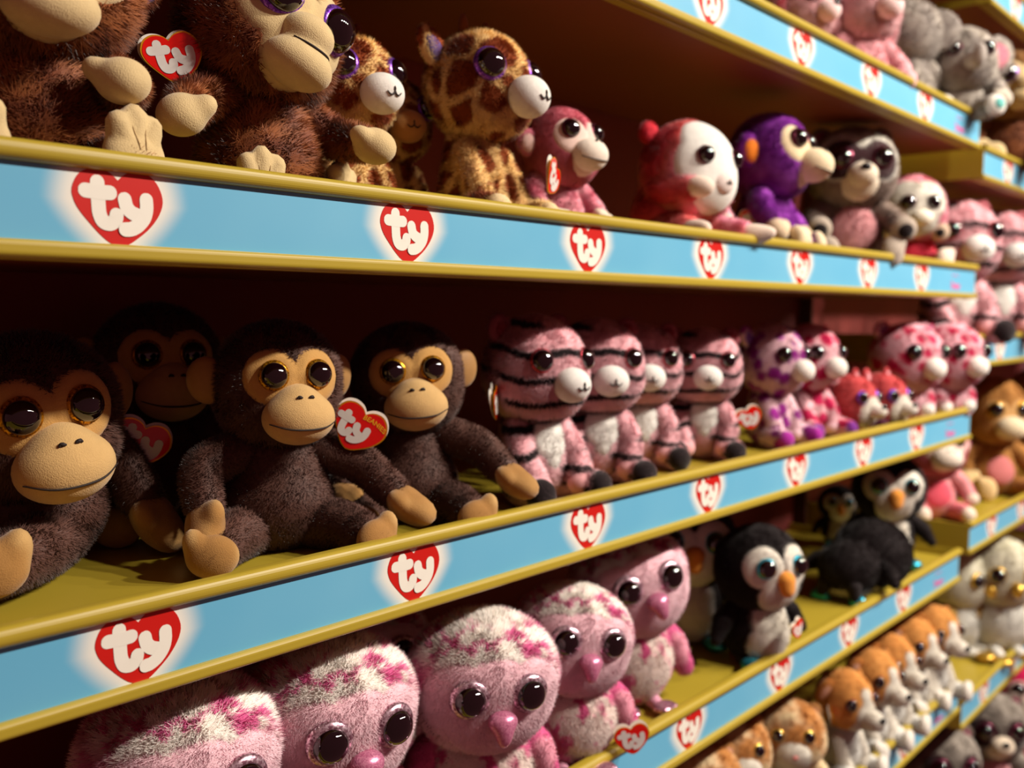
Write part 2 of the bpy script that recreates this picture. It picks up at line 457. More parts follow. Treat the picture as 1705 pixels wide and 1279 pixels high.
def sdf(E, k, p):
    d = None
    for c, r in E:
        q = p - np.array(c); r = np.array(r, float)
        k0 = np.linalg.norm(q / r, axis=1); k1 = np.linalg.norm(q / (r * r), axis=1) + 1e-9
        e = k0 * (k0 - 1) / k1
        if d is None: d = e
        else:
            h = np.clip(0.5 + 0.5 * (e - d) / k, 0, 1); d = e * (1 - h) + d * h - k * h * (1 - h)
    return d
def radius(E, k, dirs, R=None):
    if R is None: R = max(np.linalg.norm(c) + max(r) for c, r in E) * 1.15
    n = 40; rs = np.linspace(0, R, n); lo = np.zeros(len(dirs)); hi = np.full(len(dirs), R)
    for i in range(n - 1, 0, -1):
        s = sdf(E, k, dirs * rs[i - 1]); m = (s < 0) & (lo == 0)
        lo = np.where(m, rs[i - 1], lo); hi = np.where(m, rs[i], hi)
    for _ in range(9):
        mid = (lo + hi) / 2; s = sdf(E, k, dirs * mid[:, None]); lo = np.where(s < 0, mid, lo); hi = np.where(s < 0, hi, mid)
    return (lo + hi) / 2
def sdf_normal(E, k, p):
    e = 1e-3; g = np.stack([sdf(E, k, p + d) - sdf(E, k, p - d) for d in np.eye(3) * e], 1)
    return g / (np.linalg.norm(g, axis=1)[:, None] + 1e-12)

def vert_normals(v, f):
    fn = np.cross(v[f[:, 1]] - v[f[:, 0]], v[f[:, 2]] - v[f[:, 0]]); n = np.zeros_like(v)
    for i in range(3): np.add.at(n, f[:, i], fn)
    return n / (np.linalg.norm(n, axis=1)[:, None] + 1e-12)

def furry(name, v, f, colfn, m, fur=None, off=(0, 0, 0), keep=None, lod=0):
    """one mesh: the cloth skin plus its pile, a short tapering fibre per tuft; coloured by colfn in toy coordinates"""
    off = np.array(off); n = vert_normals(v, f); c = colfn(v + off)
    V, F, N, Cc = [v], [f], [n], [c]
    if fur:
        L, W, dens, comb, mess = fur
        ta = 0.5 * np.linalg.norm(np.cross(v[f[:, 1]] - v[f[:, 0]], v[f[:, 2]] - v[f[:, 0]]), axis=1)
        area = ta.sum(); mul = (1.0, 0.42, 0.18)[lod]; W = W * (1.0, 1.5, 2.3)[lod]
        cnt = int(area * dens * mul)
        idx = rng.choice(len(f), cnt, p=ta / area); r1 = np.sqrt(rng.random(cnt)); r2 = rng.random(cnt)
        w0, w1, w2 = 1 - r1, r1 * (1 - r2), r1 * r2
        P = v[f[idx, 0]] * w0[:, None] + v[f[idx, 1]] * w1[:, None] + v[f[idx, 2]] * w2[:, None]
        Nn = n[f[idx, 0]] * w0[:, None] + n[f[idx, 1]] * w1[:, None] + n[f[idx, 2]] * w2[:, None]
        Nn /= np.linalg.norm(Nn, axis=1)[:, None]
        if keep is not None:
            kk = keep(P); P, Nn = P[kk], Nn[kk]; cnt = len(P)
        cl = np.stack([vnoise(P * 26, k) - 0.5 for k in (21, 22, 23)], 1) * 2.2
        t = np.array([0, 0, -comb * 1.6])[None] + mess * (rng.normal(0, 0.7, (cnt, 3)) + cl * 1.3)
        t -= Nn * (t * Nn).sum(1)[:, None]; t /= np.linalg.norm(t, axis=1)[:, None] + 1e-9
        lean = np.where(rng.random(cnt) < 0.4, rng.uniform(0.0, 0.5, cnt), rng.uniform(0.5, 1.4, cnt))[:, None]
        D = Nn + t * lean; D /= np.linalg.norm(D, axis=1)[:, None]
        T = np.cross(D, Nn) + 0.12 * rng.normal(0, 1, (cnt, 3)); T -= D * (T * D).sum(1)[:, None]; T /= np.linalg.norm(T, axis=1)[:, None] + 1e-9
        fl = (np.cross(T, D) * Nn).sum(1) < 0; T[fl] *= -1
        ln = L * rng.uniform(0.55, 1.15, cnt)[:, None]; ww = W * rng.uniform(0.7, 1.2, cnt)[:, None]
        B = P - Nn * 0.002
        tri = np.stack([B - T * ww * 0.5, B + T * ww * 0.5, B + D * ln], 1).reshape(-1, 3)
        bl = np.cross(T, D); sgn = np.sign((bl * Nn).sum(1))[:, None]; bn = Nn * 0.92 + bl * sgn * 0.2
        bn /= np.linalg.norm(bn, axis=1)[:, None]
        V.append(tri); N.append(np.repeat(bn, 3, 0)); F.append(np.arange(cnt * 3).reshape(-1, 3) + len(v))
        Cc.append(np.repeat(colfn(P + off) * rng.uniform(0.88, 1.14, cnt)[:, None], 3, 0))
    V = np.concatenate(V); F = np.concatenate(F); N = np.concatenate(N); Cc = np.clip(np.concatenate(Cc), 0, 1)
    me = bpy.data.meshes.new(name)
    me.vertices.add(len(V)); me.vertices.foreach_set('co', V.astype(np.float32).ravel())
    me.loops.add(F.size); me.loops.foreach_set('vertex_index', F.astype(np.int32).ravel())
    me.polygons.add(len(F)); me.polygons.foreach_set('loop_start', np.arange(0, F.size, 3, dtype=np.int32))
    me.polygons.foreach_set('use_smooth', np.ones(len(F), bool))
    me.update(calc_edges=True)
    at = me.attributes.new('Col', 'FLOAT_COLOR', 'POINT')
    at.data.foreach_set('color', np.concatenate([Cc, np.ones((len(Cc), 1))], 1).astype(np.float32).ravel())
    me.normals_split_custom_set_from_vertices(N.astype(np.float32))
    me.materials.append(m)
    return me

def blob(E, k=0.06, level=5, origin=(0, 0, 0), lump=0.0):
    o = np.array(origin); E2 = [((np.array(c) - o), r) for c, r in E]
    d, f = ico(level); r = radius(E2, k, d)
    if lump: r = r * (1 + lump * (fbm(d * 3.2, 5) - 0.5))
    return d * r[:, None] + o, f

def tube(path, radii, n=18, seg=8, closed_start=True):
    C = catmull(path, seg); C = np.array(C); m = len(C)
    R = np.interp(np.linspace(0, 1, m), np.linspace(0, 1, len(radii)), radii)
    T = np.gradient(C, axis=0); T /= np.linalg.norm(T, axis=1)[:, None]
    # extra rings make rounded ends
    rings = []
    up = np.array([0.13, 0.31, 0.94]); u = np.cross(T[0], up); u /= np.linalg.norm(u)
    def ring(c, t, r):
        nonlocal u
        u = u - t * (u @ t); u /= np.linalg.norm(u); w_ = np.cross(t, u)
        a = np.linspace(0, 2 * np.pi, n, endpoint=False)
        rings.append(c + r * (np.cos(a)[:, None] * u + np.sin(a)[:, None] * w_))
    for a in (80, 55, 28): ring(C[0] - T[0] * R[0] * math.sin(math.radians(a)), T[0], R[0] * math.cos(math.radians(a)))
    for i in range(m): ring(C[i], T[i], R[i])
    for a in (28, 55, 80): ring(C[-1] + T[-1] * R[-1] * math.sin(math.radians(a)), T[-1], R[-1] * math.cos(math.radians(a)))
    v = np.concatenate(rings); f = []
    for i in range(len(rings) - 1):
        for j in range(n):
            a, b, c, d = i * n + j, i * n + (j + 1) % n, (i + 1) * n + (j + 1) % n, (i + 1) * n + j
            f += [(a, b, c), (a, c, d)]
    s = len(v); v = np.concatenate([v, [rings[0].mean(0)], [rings[-1].mean(0)]])
    for j in range(n): f.append((s, (j + 1) % n, j)); f.append((s + 1, s - n + j, s - n + (j + 1) % n))
    return v, np.array(f)

def look(loc, zdir, roll=0.0):
    q = Vector(zdir).normalized().to_track_quat('Z', 'Y')
    return Matrix.Translation(loc) @ q.to_matrix().to_4x4() @ Matrix.Rotation(roll, 4, 'Z')

# fur presets: length, width, fibres per unit area, comb-down, mess
SHAG = (0.04, 0.0055, 44000, 0.3, 0.34)
CURL = (0.045, 0.0048, 46000, 0.15, 0.85)
MID = (0.03, 0.0042, 60000, 0.3, 0.32)
SOFT = (0.02, 0.004, 56000, 0.25, 0.3)
VEL = None

def eye_vf(r, ring, bulge):
    """ring disc of glitter behind a domed black pupil, facing +z"""
    n = 28; v, f = [], []
    prof = [(0.0, 0.25), (0.55, 0.23), (0.8, 0.17), (0.95, 0.07), (1.0, -0.05), (0.97, -0.2)]
    for pr, pz in prof[1:]:
        for j in range(n):
            a = 2 * math.pi * j / n; v.append((ring * pr * math.cos(a), ring * pr * math.sin(a), ring * pz))
    v.append((0, 0, ring * 0.25)); c = len(v) - 1
    for j in range(n): f.append((c, j, (j + 1) % n))
    for i in range(len(prof) - 2):
        for j in range(n): f.append((i * n + j, (i + 1) * n + j, (i + 1) * n + (j + 1) % n, i * n + (j + 1) % n))
    pv, pf = [], []
    m = 9
    for i in range(1, m + 1):
        t = math.pi * 0.62 * i / m
        for j in range(n):
            a = 2 * math.pi * j / n; pv.append((r * math.sin(t) * math.cos(a), r * math.sin(t) * math.sin(a), ring * 0.12 + r * bulge * math.cos(t)))
    pv.append((0, 0, ring * 0.12 + r * bulge)); c = len(pv) - 1
    for j in range(n): pf.append((c, j, (j + 1) % n))
    for i in range(m - 1):
        for j in range(n): pf.append((i * n + j, (i + 1) * n + j, (i + 1) * n + (j + 1) % n, i * n + (j + 1) % n))
    return (v, f), (pv, pf)

def make_tag(root, mtx, size, text=False):
    s = size / 0.25
    def add(n, vf, m, par, mt=None): return link_obj(n, mesh_of(n, (sv(vf[0], s), vf[1]), m), par, mt)
    t = add('hang_tag', plate_vf(H_S, -0.004, 0.0), M['tag_red'], root, mtx)
    add('tag_gold_edge', plate_vf(H_S, -0.0025, 0.002, 1.06), M['tag_gold'], t)
    add('tag_backing', plate_vf(H_S, 0.006, 0.010, 1.08), M['tag_white'], t, Matrix.Translation((0, 0, 0.012 * s)) @ Matrix.Rotation(math.radians(-7), 4, 'X'))
    v, f = strokes_vf(STROKES, 0.0185, -0.0055)
    if text:   # lettering shifted down and left to leave room for the small yellow word
        v = [((x - 0.02) * 0.88 - 0.004, y, z * 0.86 + 0.004) for x, y, z in v]
    add('tag_lettering', (v, f), M['tag_letter'], t)
    if text:
        cu = bpy.data.curves.new('word', 'FONT'); cu.body = 'BEANIES'; cu.size = 0.031; cu.align_x = 'CENTER'; cu.space_character = 1.05
        cu.offset = 0.0006
        to = bpy.data.objects.new('word', cu); COL.objects.link(to)
        bpy.context.view_layer.update()
        me = bpy.data.meshes.new_from_object(to.evaluated_get(bpy.context.evaluated_depsgraph_get()))
        bpy.data.objects.remove(to)
        for q in me.vertices:
            x, z = q.co.x, q.co.y
            q.co = ((x + 0.062) * s, -0.0055 * s, (z + 0.145 - 2.4 * x * x - 0.1 * x) * s)
        me.materials.clear(); me.materials.append(M['tag_yellow'])
        link_obj('tag_word', me, t)
    return t

FUR_MAT = {}
def smooth_surface_line(name, E, k, origin, dirs, r, m, root, mtx, off=0.004):
    d = np.array([x / np.linalg.norm(x) for x in np.array(dirs, float)])
    o = np.array(origin); E2 = [((np.array(c) - o), q) for c, q in E]
    P = d * (radius(E2, k, d) + off)[:, None] + o
    v, f = tube([tuple(p) for p in P], [r * 0.6, r, r, r * 0.6], 6, 4)
    return link_obj(name, mesh_of(name, (v, [tuple(int(i) for i in q) for q in f]), m, True), root, mtx)

def plush(kind, label, group, x, y, z, s, rz, o):
    """build one stuffed toy from its pattern sheet; copies of a kind share their meshes"""
    sp = dict(SPEC[kind]); sp.update(o.get('spec', {}))
    lod = o.get('lod', 1)
    root = empty('plush_' + sp.get('animal', kind), (x * U, y * U, z * U), math.radians(rz), s * U)
    if 'tilt' in o:
        root.rotation_euler = (math.radians(o['tilt'][0]), math.radians(o['tilt'][1]), math.radians(rz))
    root['label'] = label; root['category'] = 'stuffed toy'
    if group: root['group'] = group
    key = (kind, lod, repr(sorted(o.get('spec', {}).items(), key=lambda a: a[0])) if o.get('spec') else '')
    I = Matrix.Identity(4)
    def P(name, k2, fn, parent, mtx=I): return link_obj(name, shared((key, k2), fn), parent, mtx)
    lv = (5, 4, 4)[lod]
    fm = M[sp.get('mat', 'plush')]
    # ---- body
    B = sp['body']; bc = np.array(B['c'])
    def keepb(Pp):
        if 'belly' not in sp: return np.ones(len(Pp), bool)
        q = Pp; mk = np.max([r - np.linalg.norm(q - np.array(c), axis=1) for c, r in sp['belly']['S']], 0); return mk < 0.004
    P('body', 'body', lambda: furry('body', *blob(B['E'], B.get('k', 0.08), lv, lump=0.04), B['col'], fm, B['fur'], off=bc, keep=keepb, lod=lod), root, Matrix.Translation(bc))
    def patch(S, E, k, off=0.012, level=lv):
        d, f = ico(level); r = radius(E, k, d); p = d * r[:, None]
        mk = np.max([rr - np.linalg.norm(p - np.array(c), axis=1) for c, rr in S], 0)
        rr_ = r + np.where(mk > 0, off * sstep(mk, 0, 0.03), -0.03 * sstep(-mk, 0, 0.03))
        v = d * rr_[:, None]; keepf = (mk[f] > -0.03).all(1); f2 = f[keepf]
        used = np.unique(f2); mp = -np.ones(len(v), int); mp[used] = np.arange(len(used))
        return v[used], mp[f2]
    if 'belly' in sp:
        b = sp['belly']
        P('belly_patch', 'belly', lambda: furry('belly_patch', *patch(b['S'], B['E'], B.get('k', 0.08)), b['col'], fm, b.get('fur', VEL), off=bc,
                                              keep=lambda q: np.max([rr - np.linalg.norm(q - np.array(c), axis=1) for c, rr in b['S']], 0) > -0.005, lod=lod), root, Matrix.Translation(bc))
    # ---- head, everything on it turns with it
    Hd = sp['head']; hy = o.get('head', (0, 0, 0))
    hp = Vector(sp['hp']) + Vector(o.get('hoff', (0, 0, 0)))
    H = Matrix.Translation(hp) @ Euler((math.radians(hy[1]), math.radians(hy[2]), math.radians(hy[0])), 'XYZ').to_matrix().to_4x4()
    E, k = Hd['E'], Hd.get('k', 0.08)
    allS = [q for pt in sp.get('patches', []) for q in pt['S']]
    def keeph(Pp):
        if not allS: return np.ones(len(Pp), bool)
        return np.max([r - np.linalg.norm(Pp - np.array(c), axis=1) for c, r in allS], 0) < 0.006
    P('head', 'head', lambda: furry('head', *blob(E, k, lv, lump=0.03), Hd['col'], fm, Hd['fur'], off=tuple(sp['hp']), keep=keeph, lod=lod), root, H)
    for i, pt in enumerate(sp.get('patches', [])):
        P(pt['name'], 'patch%d' % i, lambda pt=pt: furry(pt['name'], *patch(pt['S'], E, k, pt.get('off', 0.012)), pt['col'], M['velour'], pt.get('fur', VEL), off=tuple(sp['hp']),
                                                      keep=lambda q: np.max([rr - np.linalg.norm(q - np.array(c), axis=1) for c, rr in pt['S']], 0) > -0.004, lod=lod), root, H)
    mz = sp.get('muzzle')
    if mz:
        mc = Vector(mz['c'])
        mo = P('muzzle', 'muzzle', lambda: furry('muzzle', *blob(mz['E'], mz.get('k', 0.05), 4), mz['col'], M['velour'], mz.get('fur', VEL), off=tuple(Vector(sp['hp']) + mc), lod=lod), root, H @ Matrix.Translation(mc))
        E0 = mz['E'][0][1]
        if mz.get('mouth') == 'wide':
            smooth_surface_line('mouth_seam', mz['E'], mz.get('k', 0.05), (0, 0, 0), [(-1.0, -0.35, -0.18), (-0.75, -0.8, -0.36), (-0.3, -1, -0.44), (0.3, -1, -0.44), (0.75, -0.8, -0.36), (1.0, -0.35, -0.18)], 0.004, M['stitch'], mo, I)
            for sx in (-1, 1):
                smooth_surface_line('nostril', mz['E'], mz.get('k', 0.05), (0, 0, 0), [(sx * 0.15, -0.75, 0.72), (sx * 0.2, -0.75, 0.75), (sx * 0.26, -0.72, 0.74), (sx * 0.30, -0.72, 0.70)], 0.007, M['stitch'], mo, I)
        elif mz.get('mouth') == 'mid':
            smooth_surface_line('mouth_seam', mz['E'], mz.get('k', 0.05), (0, 0, 0), [(-0.9, -0.6, 0.12), (-0.5, -0.95, 0.06), (0, -1, 0.04), (0.5, -0.95, 0.06), (0.9, -0.6, 0.12)], 0.004, M['stitch'], mo, I)
        elif mz.get('mouth') == 'smile':
            for sx in (-1, 1):
                smooth_surface_line('mouth_seam', mz['E'], mz.get('k', 0.05), (0, 0, 0), [(0, -1, 0.0), (sx * 0.08, -1, -0.16), (sx * 0.25, -1, -0.2), (sx * 0.4, -0.95, -0.06)], 0.0045, M['stitch'], mo, I)
            smooth_surface_line('mouth_seam', mz['E'], mz.get('k', 0.05), (0, 0, 0), [(0, -1, 0.2), (0, -1, 0.1), (0, -1, 0.0)], 0.0045, M['stitch'], mo, I)
        if 'nose' in mz:
            nr, nm = mz['nose'][0], mz['nose'][1]
            dd = np.array([[0, -1, mz['nose'][2] if len(mz['nose']) > 2 else 0.45]]); dd = dd / np.linalg.norm(dd)
            pp = dd[0] * radius(mz['E'], mz.get('k', 0.05), dd)[0]
            P('nose', 'nose', lambda: mesh_of('nose', (lambda vf: (vf[0], [tuple(int(i) for i in q) for q in vf[1]]))(blob([((0, 0, 0), (nr * 1.25, nr * 0.7, nr))], level=3)), M[nm], True), root,
              H @ Matrix.Translation(mc + Vector(pp)))
    if 'beak' in sp:
        bk = sp['beak']
        P('beak', 'beak', lambda: (lambda vf: mesh_of('beak', (vf[0], [tuple(int(i) for i in q) for q in vf[1]]), M[bk['m']], True) if bk.get('m') else furry('beak', *vf, bk['col'], M['velour'], VEL, lod=lod))(blob(bk['E'], 0.05, 4)), root, H @ Matrix.Translation(bk['c']))
    # ---- eyes
    ey = sp['eyes']
    for sx in (-1, 1):
        d = np.array([[sx * ey['x'], -ey.get('d', 0.25), ey['z']]]); d /= np.linalg.norm(d)
        pnt = d[0] * radius(E, k, d)[0]; nn = sdf_normal(E, k, pnt[None])[0]
        nn = nn * (1 - ey.get('front', 0.45)) + np.array([0, -1, 0]) * ey.get('front', 0.45)
        pos = Vector(pnt) + Vector(nn) * ey.get('out', 0.012)
        evf, pvf = eye_vf(ey['r'], ey['ring'], ey.get('bulge', 0.75))
        e = P('eye', 'eye', lambda: mesh_of('eye', evf, M[ey['m']], True), root, H @ look(pos, nn))
        P('pupil', 'pupil', lambda: mesh_of('pupil', pvf, M['pupil'], True), e)
    # ---- ears
    ea = sp.get('ears')
    if ea:
        for sx in (-1, 1):
            if (sx < 0 and o.get('noear') == 'L') or (sx > 0 and o.get('noear') == 'R'): continue
            c = Vector((ea['c'][0] * sx, ea['c'][1], ea['c'][2]))
            rot = Euler([math.radians(a) for a in (ea['rot'][0], ea['rot'][1] * sx, ea['rot'][2] * sx)], 'XYZ').to_matrix().to_4x4()
            em = P('ear', 'ear', lambda: furry('ear', *blob([((0, 0, 0), ea['r'])], level=4), ea['col'], fm, ea.get('fur', SOFT), lod=lod), root, H @ Matrix.Translation(c) @ rot)
            if 'inner' in ea:
                P('inner_ear', 'inner_ear', lambda: furry('inner_ear', *blob([((0, 0, 0), (ea['r'][0] * 0.72, ea['r'][1] * 0.7, ea['r'][2] * 0.76))], level=3), ea['inner'], M['velour'], VEL, lod=lod), em, Matrix.Translation((0, -ea['r'][1] * 0.55, -0.005)))
    for i, ex in enumerate(sp.get('extras', [])):
        P(ex['name'], 'extra%d' % i, lambda ex=ex: (furry(ex['name'], *blob(ex['E'], ex.get('k', 0.05), 4), ex['col'], M['velour'] if ex.get('short') else fm, ex.get('fur', VEL), lod=lod) if 'col' in ex else
                                                 mesh_of(ex['name'], (lambda vf: (vf[0], [tuple(int(q) for q in t) for t in vf[1]]))(blob(ex['E'], ex.get('k', 0.05), 4)), M[ex['m']], True)),
          root, (H if ex.get('on', 'head') == 'head' else I) @ Matrix.Translation(ex.get('c', (0, 0, 0))))
    # ---- limbs
    for lname, pw in (('arm', 'paw'), ('leg', 'foot')):
        lb = sp.get(lname)
        if not lb: continue
        for sx in (-1, 1):
            side = 'L' if sx < 0 else 'R'
            ov = o.get(lname + side)
            path = ov if ov else [(q[0] * sx, q[1], q[2]) for q in lb['path']]
            kk = (lname, side, repr(ov))
            lm = P(lname, kk, lambda: furry(lname, *tube(path, lb['rad'], 16, 6), lb['col'], fm, lb.get('fur', SOFT), lod=lod), root)
            end = Vector(path[-1]); dr = (end - Vector(path[-2])).normalized()
            if pw == 'foot' and lb.get('solefwd', True): dr = Vector((0.35 * sx, -1, 0.12)).normalized() if not o.get('footdir' + side) else Vector(o['footdir' + side]).normalized()
            if pw in lb:
                pa = lb[pw]; roll = math.radians(o.get(pw + 'roll' + side, pa.get('roll', 0) * sx))
                q = dr.to_track_quat('Z', 'Y').to_matrix().to_4x4()
                PM = Matrix.Translation(end + dr * pa.get('fwd', 0.03)) @ q @ Matrix.Rotation(roll, 4, 'Z') @ Matrix.Diagonal((sx, 1, 1, 1))
                if 'm' in pa:
                    po = P(pw, (pw,), lambda: mesh_of(pw, (lambda vf: (vf[0], [tuple(int(i) for i in t) for t in vf[1]]))(blob(pa['E'], pa.get('k', 0.03), 4)), M[pa['m']], True), root, PM)
                else:
                    po = P(pw, (pw,), lambda: furry(pw, *blob(pa['E'], pa.get('k', 0.03), 4), pa['col'], M['velour'], pa.get('fur', VEL), lod=lod), root, PM)
                if 'crease' in pa:
                    for cx in pa['crease']:
                        smooth_surface_line('toe_seam', pa['E'], pa.get('k', 0.03), (0, 0, 0), [(cx * 0.7, 0.5, 1.0), (cx * 0.85, 0.9, 0.9), (cx, 1.2, 0.6), (cx, 1.3, 0.3)], 0.0022, M['tan_thread'], po, I, off=0.0008)
                if 'pad' in pa:
                    P(pw + '_pad', (pw, 'pad'), lambda: furry(pw + '_pad', *blob([((0, 0, 0), pa['pad'][1])], level=3), pa['pad'][2], M['velour'], VEL, lod=lod), po, Matrix.Translation(pa['pad'][0]))
    # ---- card hang tags
    for tg in o.get('tags', []):
        loc, rot, size = tg[:3]
        make_tag(root, Matrix.Translation(loc) @ Euler([math.radians(a) for a in rot], 'XYZ').to_matrix().to_4x4(), size, len(tg) > 3)
    return root

# ------------------------------------------------------------------ pattern sheets of the toys (unit = seated height)
def HEADE(rx=.27, ry=.25, rz=.26, cheek=.22, cz=-.1): return [((0, 0, 0), (rx, ry, rz)), ((0, -.03, cz), (cheek * 1.15, cheek, cheek * .8))]
BODYE = [((0, 0, -.06), (.22, .19, .2)), ((0, 0, .12), (.15, .14, .15))]
MITT = [((0, 0, .03), (.078, .066, .085)), ((-.07, .02, .01), (.034, .034, .045))]
SOLE = [((0, .01, 0), (.078, .1, .055)), ((.055, .07, .0), (.035, .045, .045))]
PAD = [((0, 0, 0), (.07, .07, .06))]
ARM = dict(path=[(.15, -.02, .42), (.26, -.05, .33), (.30, -.14, .22)], rad=[.075, .07, .06])
LEG = dict(path=[(.11, -.03, .1), (.18, -.16, .09), (.2, -.28, .085)], rad=[.085, .08, .07])
def arm(col, pawE, pcol, fur=SOFT, **kw):
    d = dict(ARM, col=col, fur=fur, paw=dict(E=pawE, col=pcol)); d.update(kw); return d
def leg(col, footE, pcol, fur=SOFT, **kw):
    d = dict(LEG, col=col, fur=fur, foot=dict(E=footE, col=pcol)); d.update(kw); return d

SPEC = {}
_dk = solid('#5a372c'); _tan = solid('#c99a58'); _tanp = marble('#a97c44', '#cfa86c', 6, .5, .2)
SPEC['chimp'] = dict(animal='chimp', hz=.72, hp=(0, -.02, .72), mat='shag',
    body=dict(c=(0, 0, .27), E=[((0, 0, -.07), (.25, .2, .2)), ((0, 0, .12), (.18, .15, .16))], col=_dk, fur=SOFT),
    head=dict(E=[((0, 0, .01), (.27, .23, .25)), ((0, -.02, -.12), (.23, .18, .15))], col=_dk, fur=(.028, .004, 60000, .25, .4)),
    patches=[dict(name='face_patch', S=[((.1, -.2, .045), .118), ((-.1, -.2, .045), .118), ((0, -.24, -.1), .13)], col=_tan)],
    muzzle=dict(c=(0, -.245, -.115), E=[((0, 0, -.01), (.152, .115, .112)), ((0, .02, .07), (.065, .07, .055))], k=.06, col=solid('#d3ad72'), mouth='wide'),
    eyes=dict(x=.096, z=.05, d=.22, r=.054, ring=.064, bulge=.85, m='g_amber', out=.012, front=.5),
    ears=dict(c=(.29, .03, .02), r=(.085, .035, .1), rot=(0, 10, 28), col=_tanp, fur=VEL),
    arm=arm(_dk, [((0, 0, .055), (.085, .07, .12)), ((-.08, .02, .04), (.036, .036, .055)), ((.0, .02, .13), (.068, .05, .065))], _tanp, path=[(.17, -.02, .44), (.29, -.08, .32), (.33, -.2, .22)], rad=[.09, .085, .072]),
    leg=leg(_dk, [((0, .0, 0), (.1, .085, .06)), ((.07, .06, .0), (.04, .05, .045))], _tanp, path=[(.12, -.04, .12), (.22, -.22, .11), (.26, -.4, .085)], rad=[.11, .1, .08]))
_br = marble('#7a3a1c', '#a8622f', 14, .5, .25)
_cr = solid('#dcc390')
SPEC['curly'] = dict(animal='monkey', hz=.68, hp=(0, -.02, .68), mat='shag',
    body=dict(c=(0, 0, .25), E=BODYE, col=_br, fur=CURL),
    head=dict(E=HEADE(.29, .26, .27), col=_br, fur=CURL),
    patches=[dict(name='face_patch', S=[((.12, -.2, .04), .15), ((-.12, -.2, .04), .15), ((0, -.24, -.1), .14)], col=_cr)],
    muzzle=dict(c=(0, -.27, -.09), E=[((0, -.01, -.05), (.132, .11, .082)), ((0, .0, .055), (.1, .1, .075))], k=.025, col=_cr, mouth='mid'),
    eyes=dict(x=.125, z=.06, d=.22, r=.078, ring=.092, m='g_purple', out=.01),
    ears=dict(c=(.31, .03, .03), r=(.085, .04, .1), rot=(0, 8, 30), col=_br, inner=solid('#5b3f86')),
    arm=arm(_br, [((0, 0, .03), (.08, .068, .085)), ((-.078, .03, .02), (.034, .034, .04))], _cr, MID),
    leg=leg(_br, [((0, .0, 0), (.1, .12, .05)), ((-.052, .1, 0.01), (.034, .042, .04)), ((.0, .125, 0.01), (.036, .045, .042)), ((.054, .098, 0.01), (.034, .042, .04))], _cr, MID))
SPEC['curly']['leg']['foot'].update(crease=(-.28, .28), k=.015)
_gi = giraffe('#f4cf8c', '#9c4714', 6.2, .17)
SPEC['giraffe'] = dict(animal='giraffe', hz=.70, hp=(0, -.02, .70),
    body=dict(c=(0, 0, .26), E=[((0, 0, -.06), (.18, .16, .2)), ((0, 0, .14), (.14, .13, .16))], col=_gi, fur=MID),
    head=dict(E=[((0, 0, .02), (.25, .26, .25)), ((0, -.06, -.1), (.2, .2, .15))], col=_gi, fur=MID),
    muzzle=dict(c=(0, -.31, -.07), E=[((0, 0, 0), (.115, .1, .1))], col=solid('#eeeae2'), mouth='smile'),
    eyes=dict(x=.16, z=.07, d=.2, r=.07, ring=.084, m='g_purple', out=.008, front=.25),
    ears=dict(c=(.25, .08, .16), r=(.06, .03, .12), rot=(10, 38, 20), col=_gi, inner=solid('#6a5590')),
    arm=arm(_gi, PAD, _gi, MID, path=[(.12, -.05, .36), (.15, -.13, .2), (.13, -.17, .08)], rad=[.07, .065, .06]),
    leg=leg(_gi, PAD, solid('#e8d0a0'), MID),
    extras=[dict(name='horn', E=[((0, 0, 0), (.025, .025, .06))], c=(.09, .02, .29), col=solid('#8a4a1c'), short=True), dict(name='horn', E=[((0, 0, 0), (.025, .025, .06))], c=(-.09, .02, .29), col=solid('#8a4a1c'), short=True)])
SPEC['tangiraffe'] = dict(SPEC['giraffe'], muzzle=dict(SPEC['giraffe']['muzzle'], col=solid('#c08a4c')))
_pk = marble('#e88aa0', '#f6b4c0', 9, .5, .2)
SPEC['pinkmonkey'] = dict(animal='monkey', hz=.68, hp=(0, -.02, .68),
    body=dict(c=(0, 0, .25), E=BODYE, col=_pk, fur=MID),
    head=dict(E=HEADE(.27, .25, .26), col=solid('#d56f80'), fur=SOFT),
    patches=[dict(name='face_patch', S=[((.11, -.2, .04), .13), ((-.11, -.2, .04), .13), ((0, -.24, -.1), .13)], col=solid('#efd0c4'))],
    muzzle=dict(c=(0, -.27, -.08), E=[((0, 0, 0), (.14, .12, .11))], col=solid('#efe2d2'), mouth='wide'),
    eyes=dict(x=.12, z=.08, d=.2, r=.06, ring=.072, m='g_dark'),
    ears=dict(c=(.29, .03, .0), r=(.08, .04, .09), rot=(0, 8, 30), col=_pk, inner=solid('#efd0c4')),
    arm=arm(_pk, MITT, solid('#ecdcc4'), MID), leg=leg(_pk, SOLE, solid('#ecdcc4'), MID))
_td = tiedye(['#d8243c', '#ef5a6a', '#f58a86', '#f6a8c0', '#f3c6cc'], 3.5)
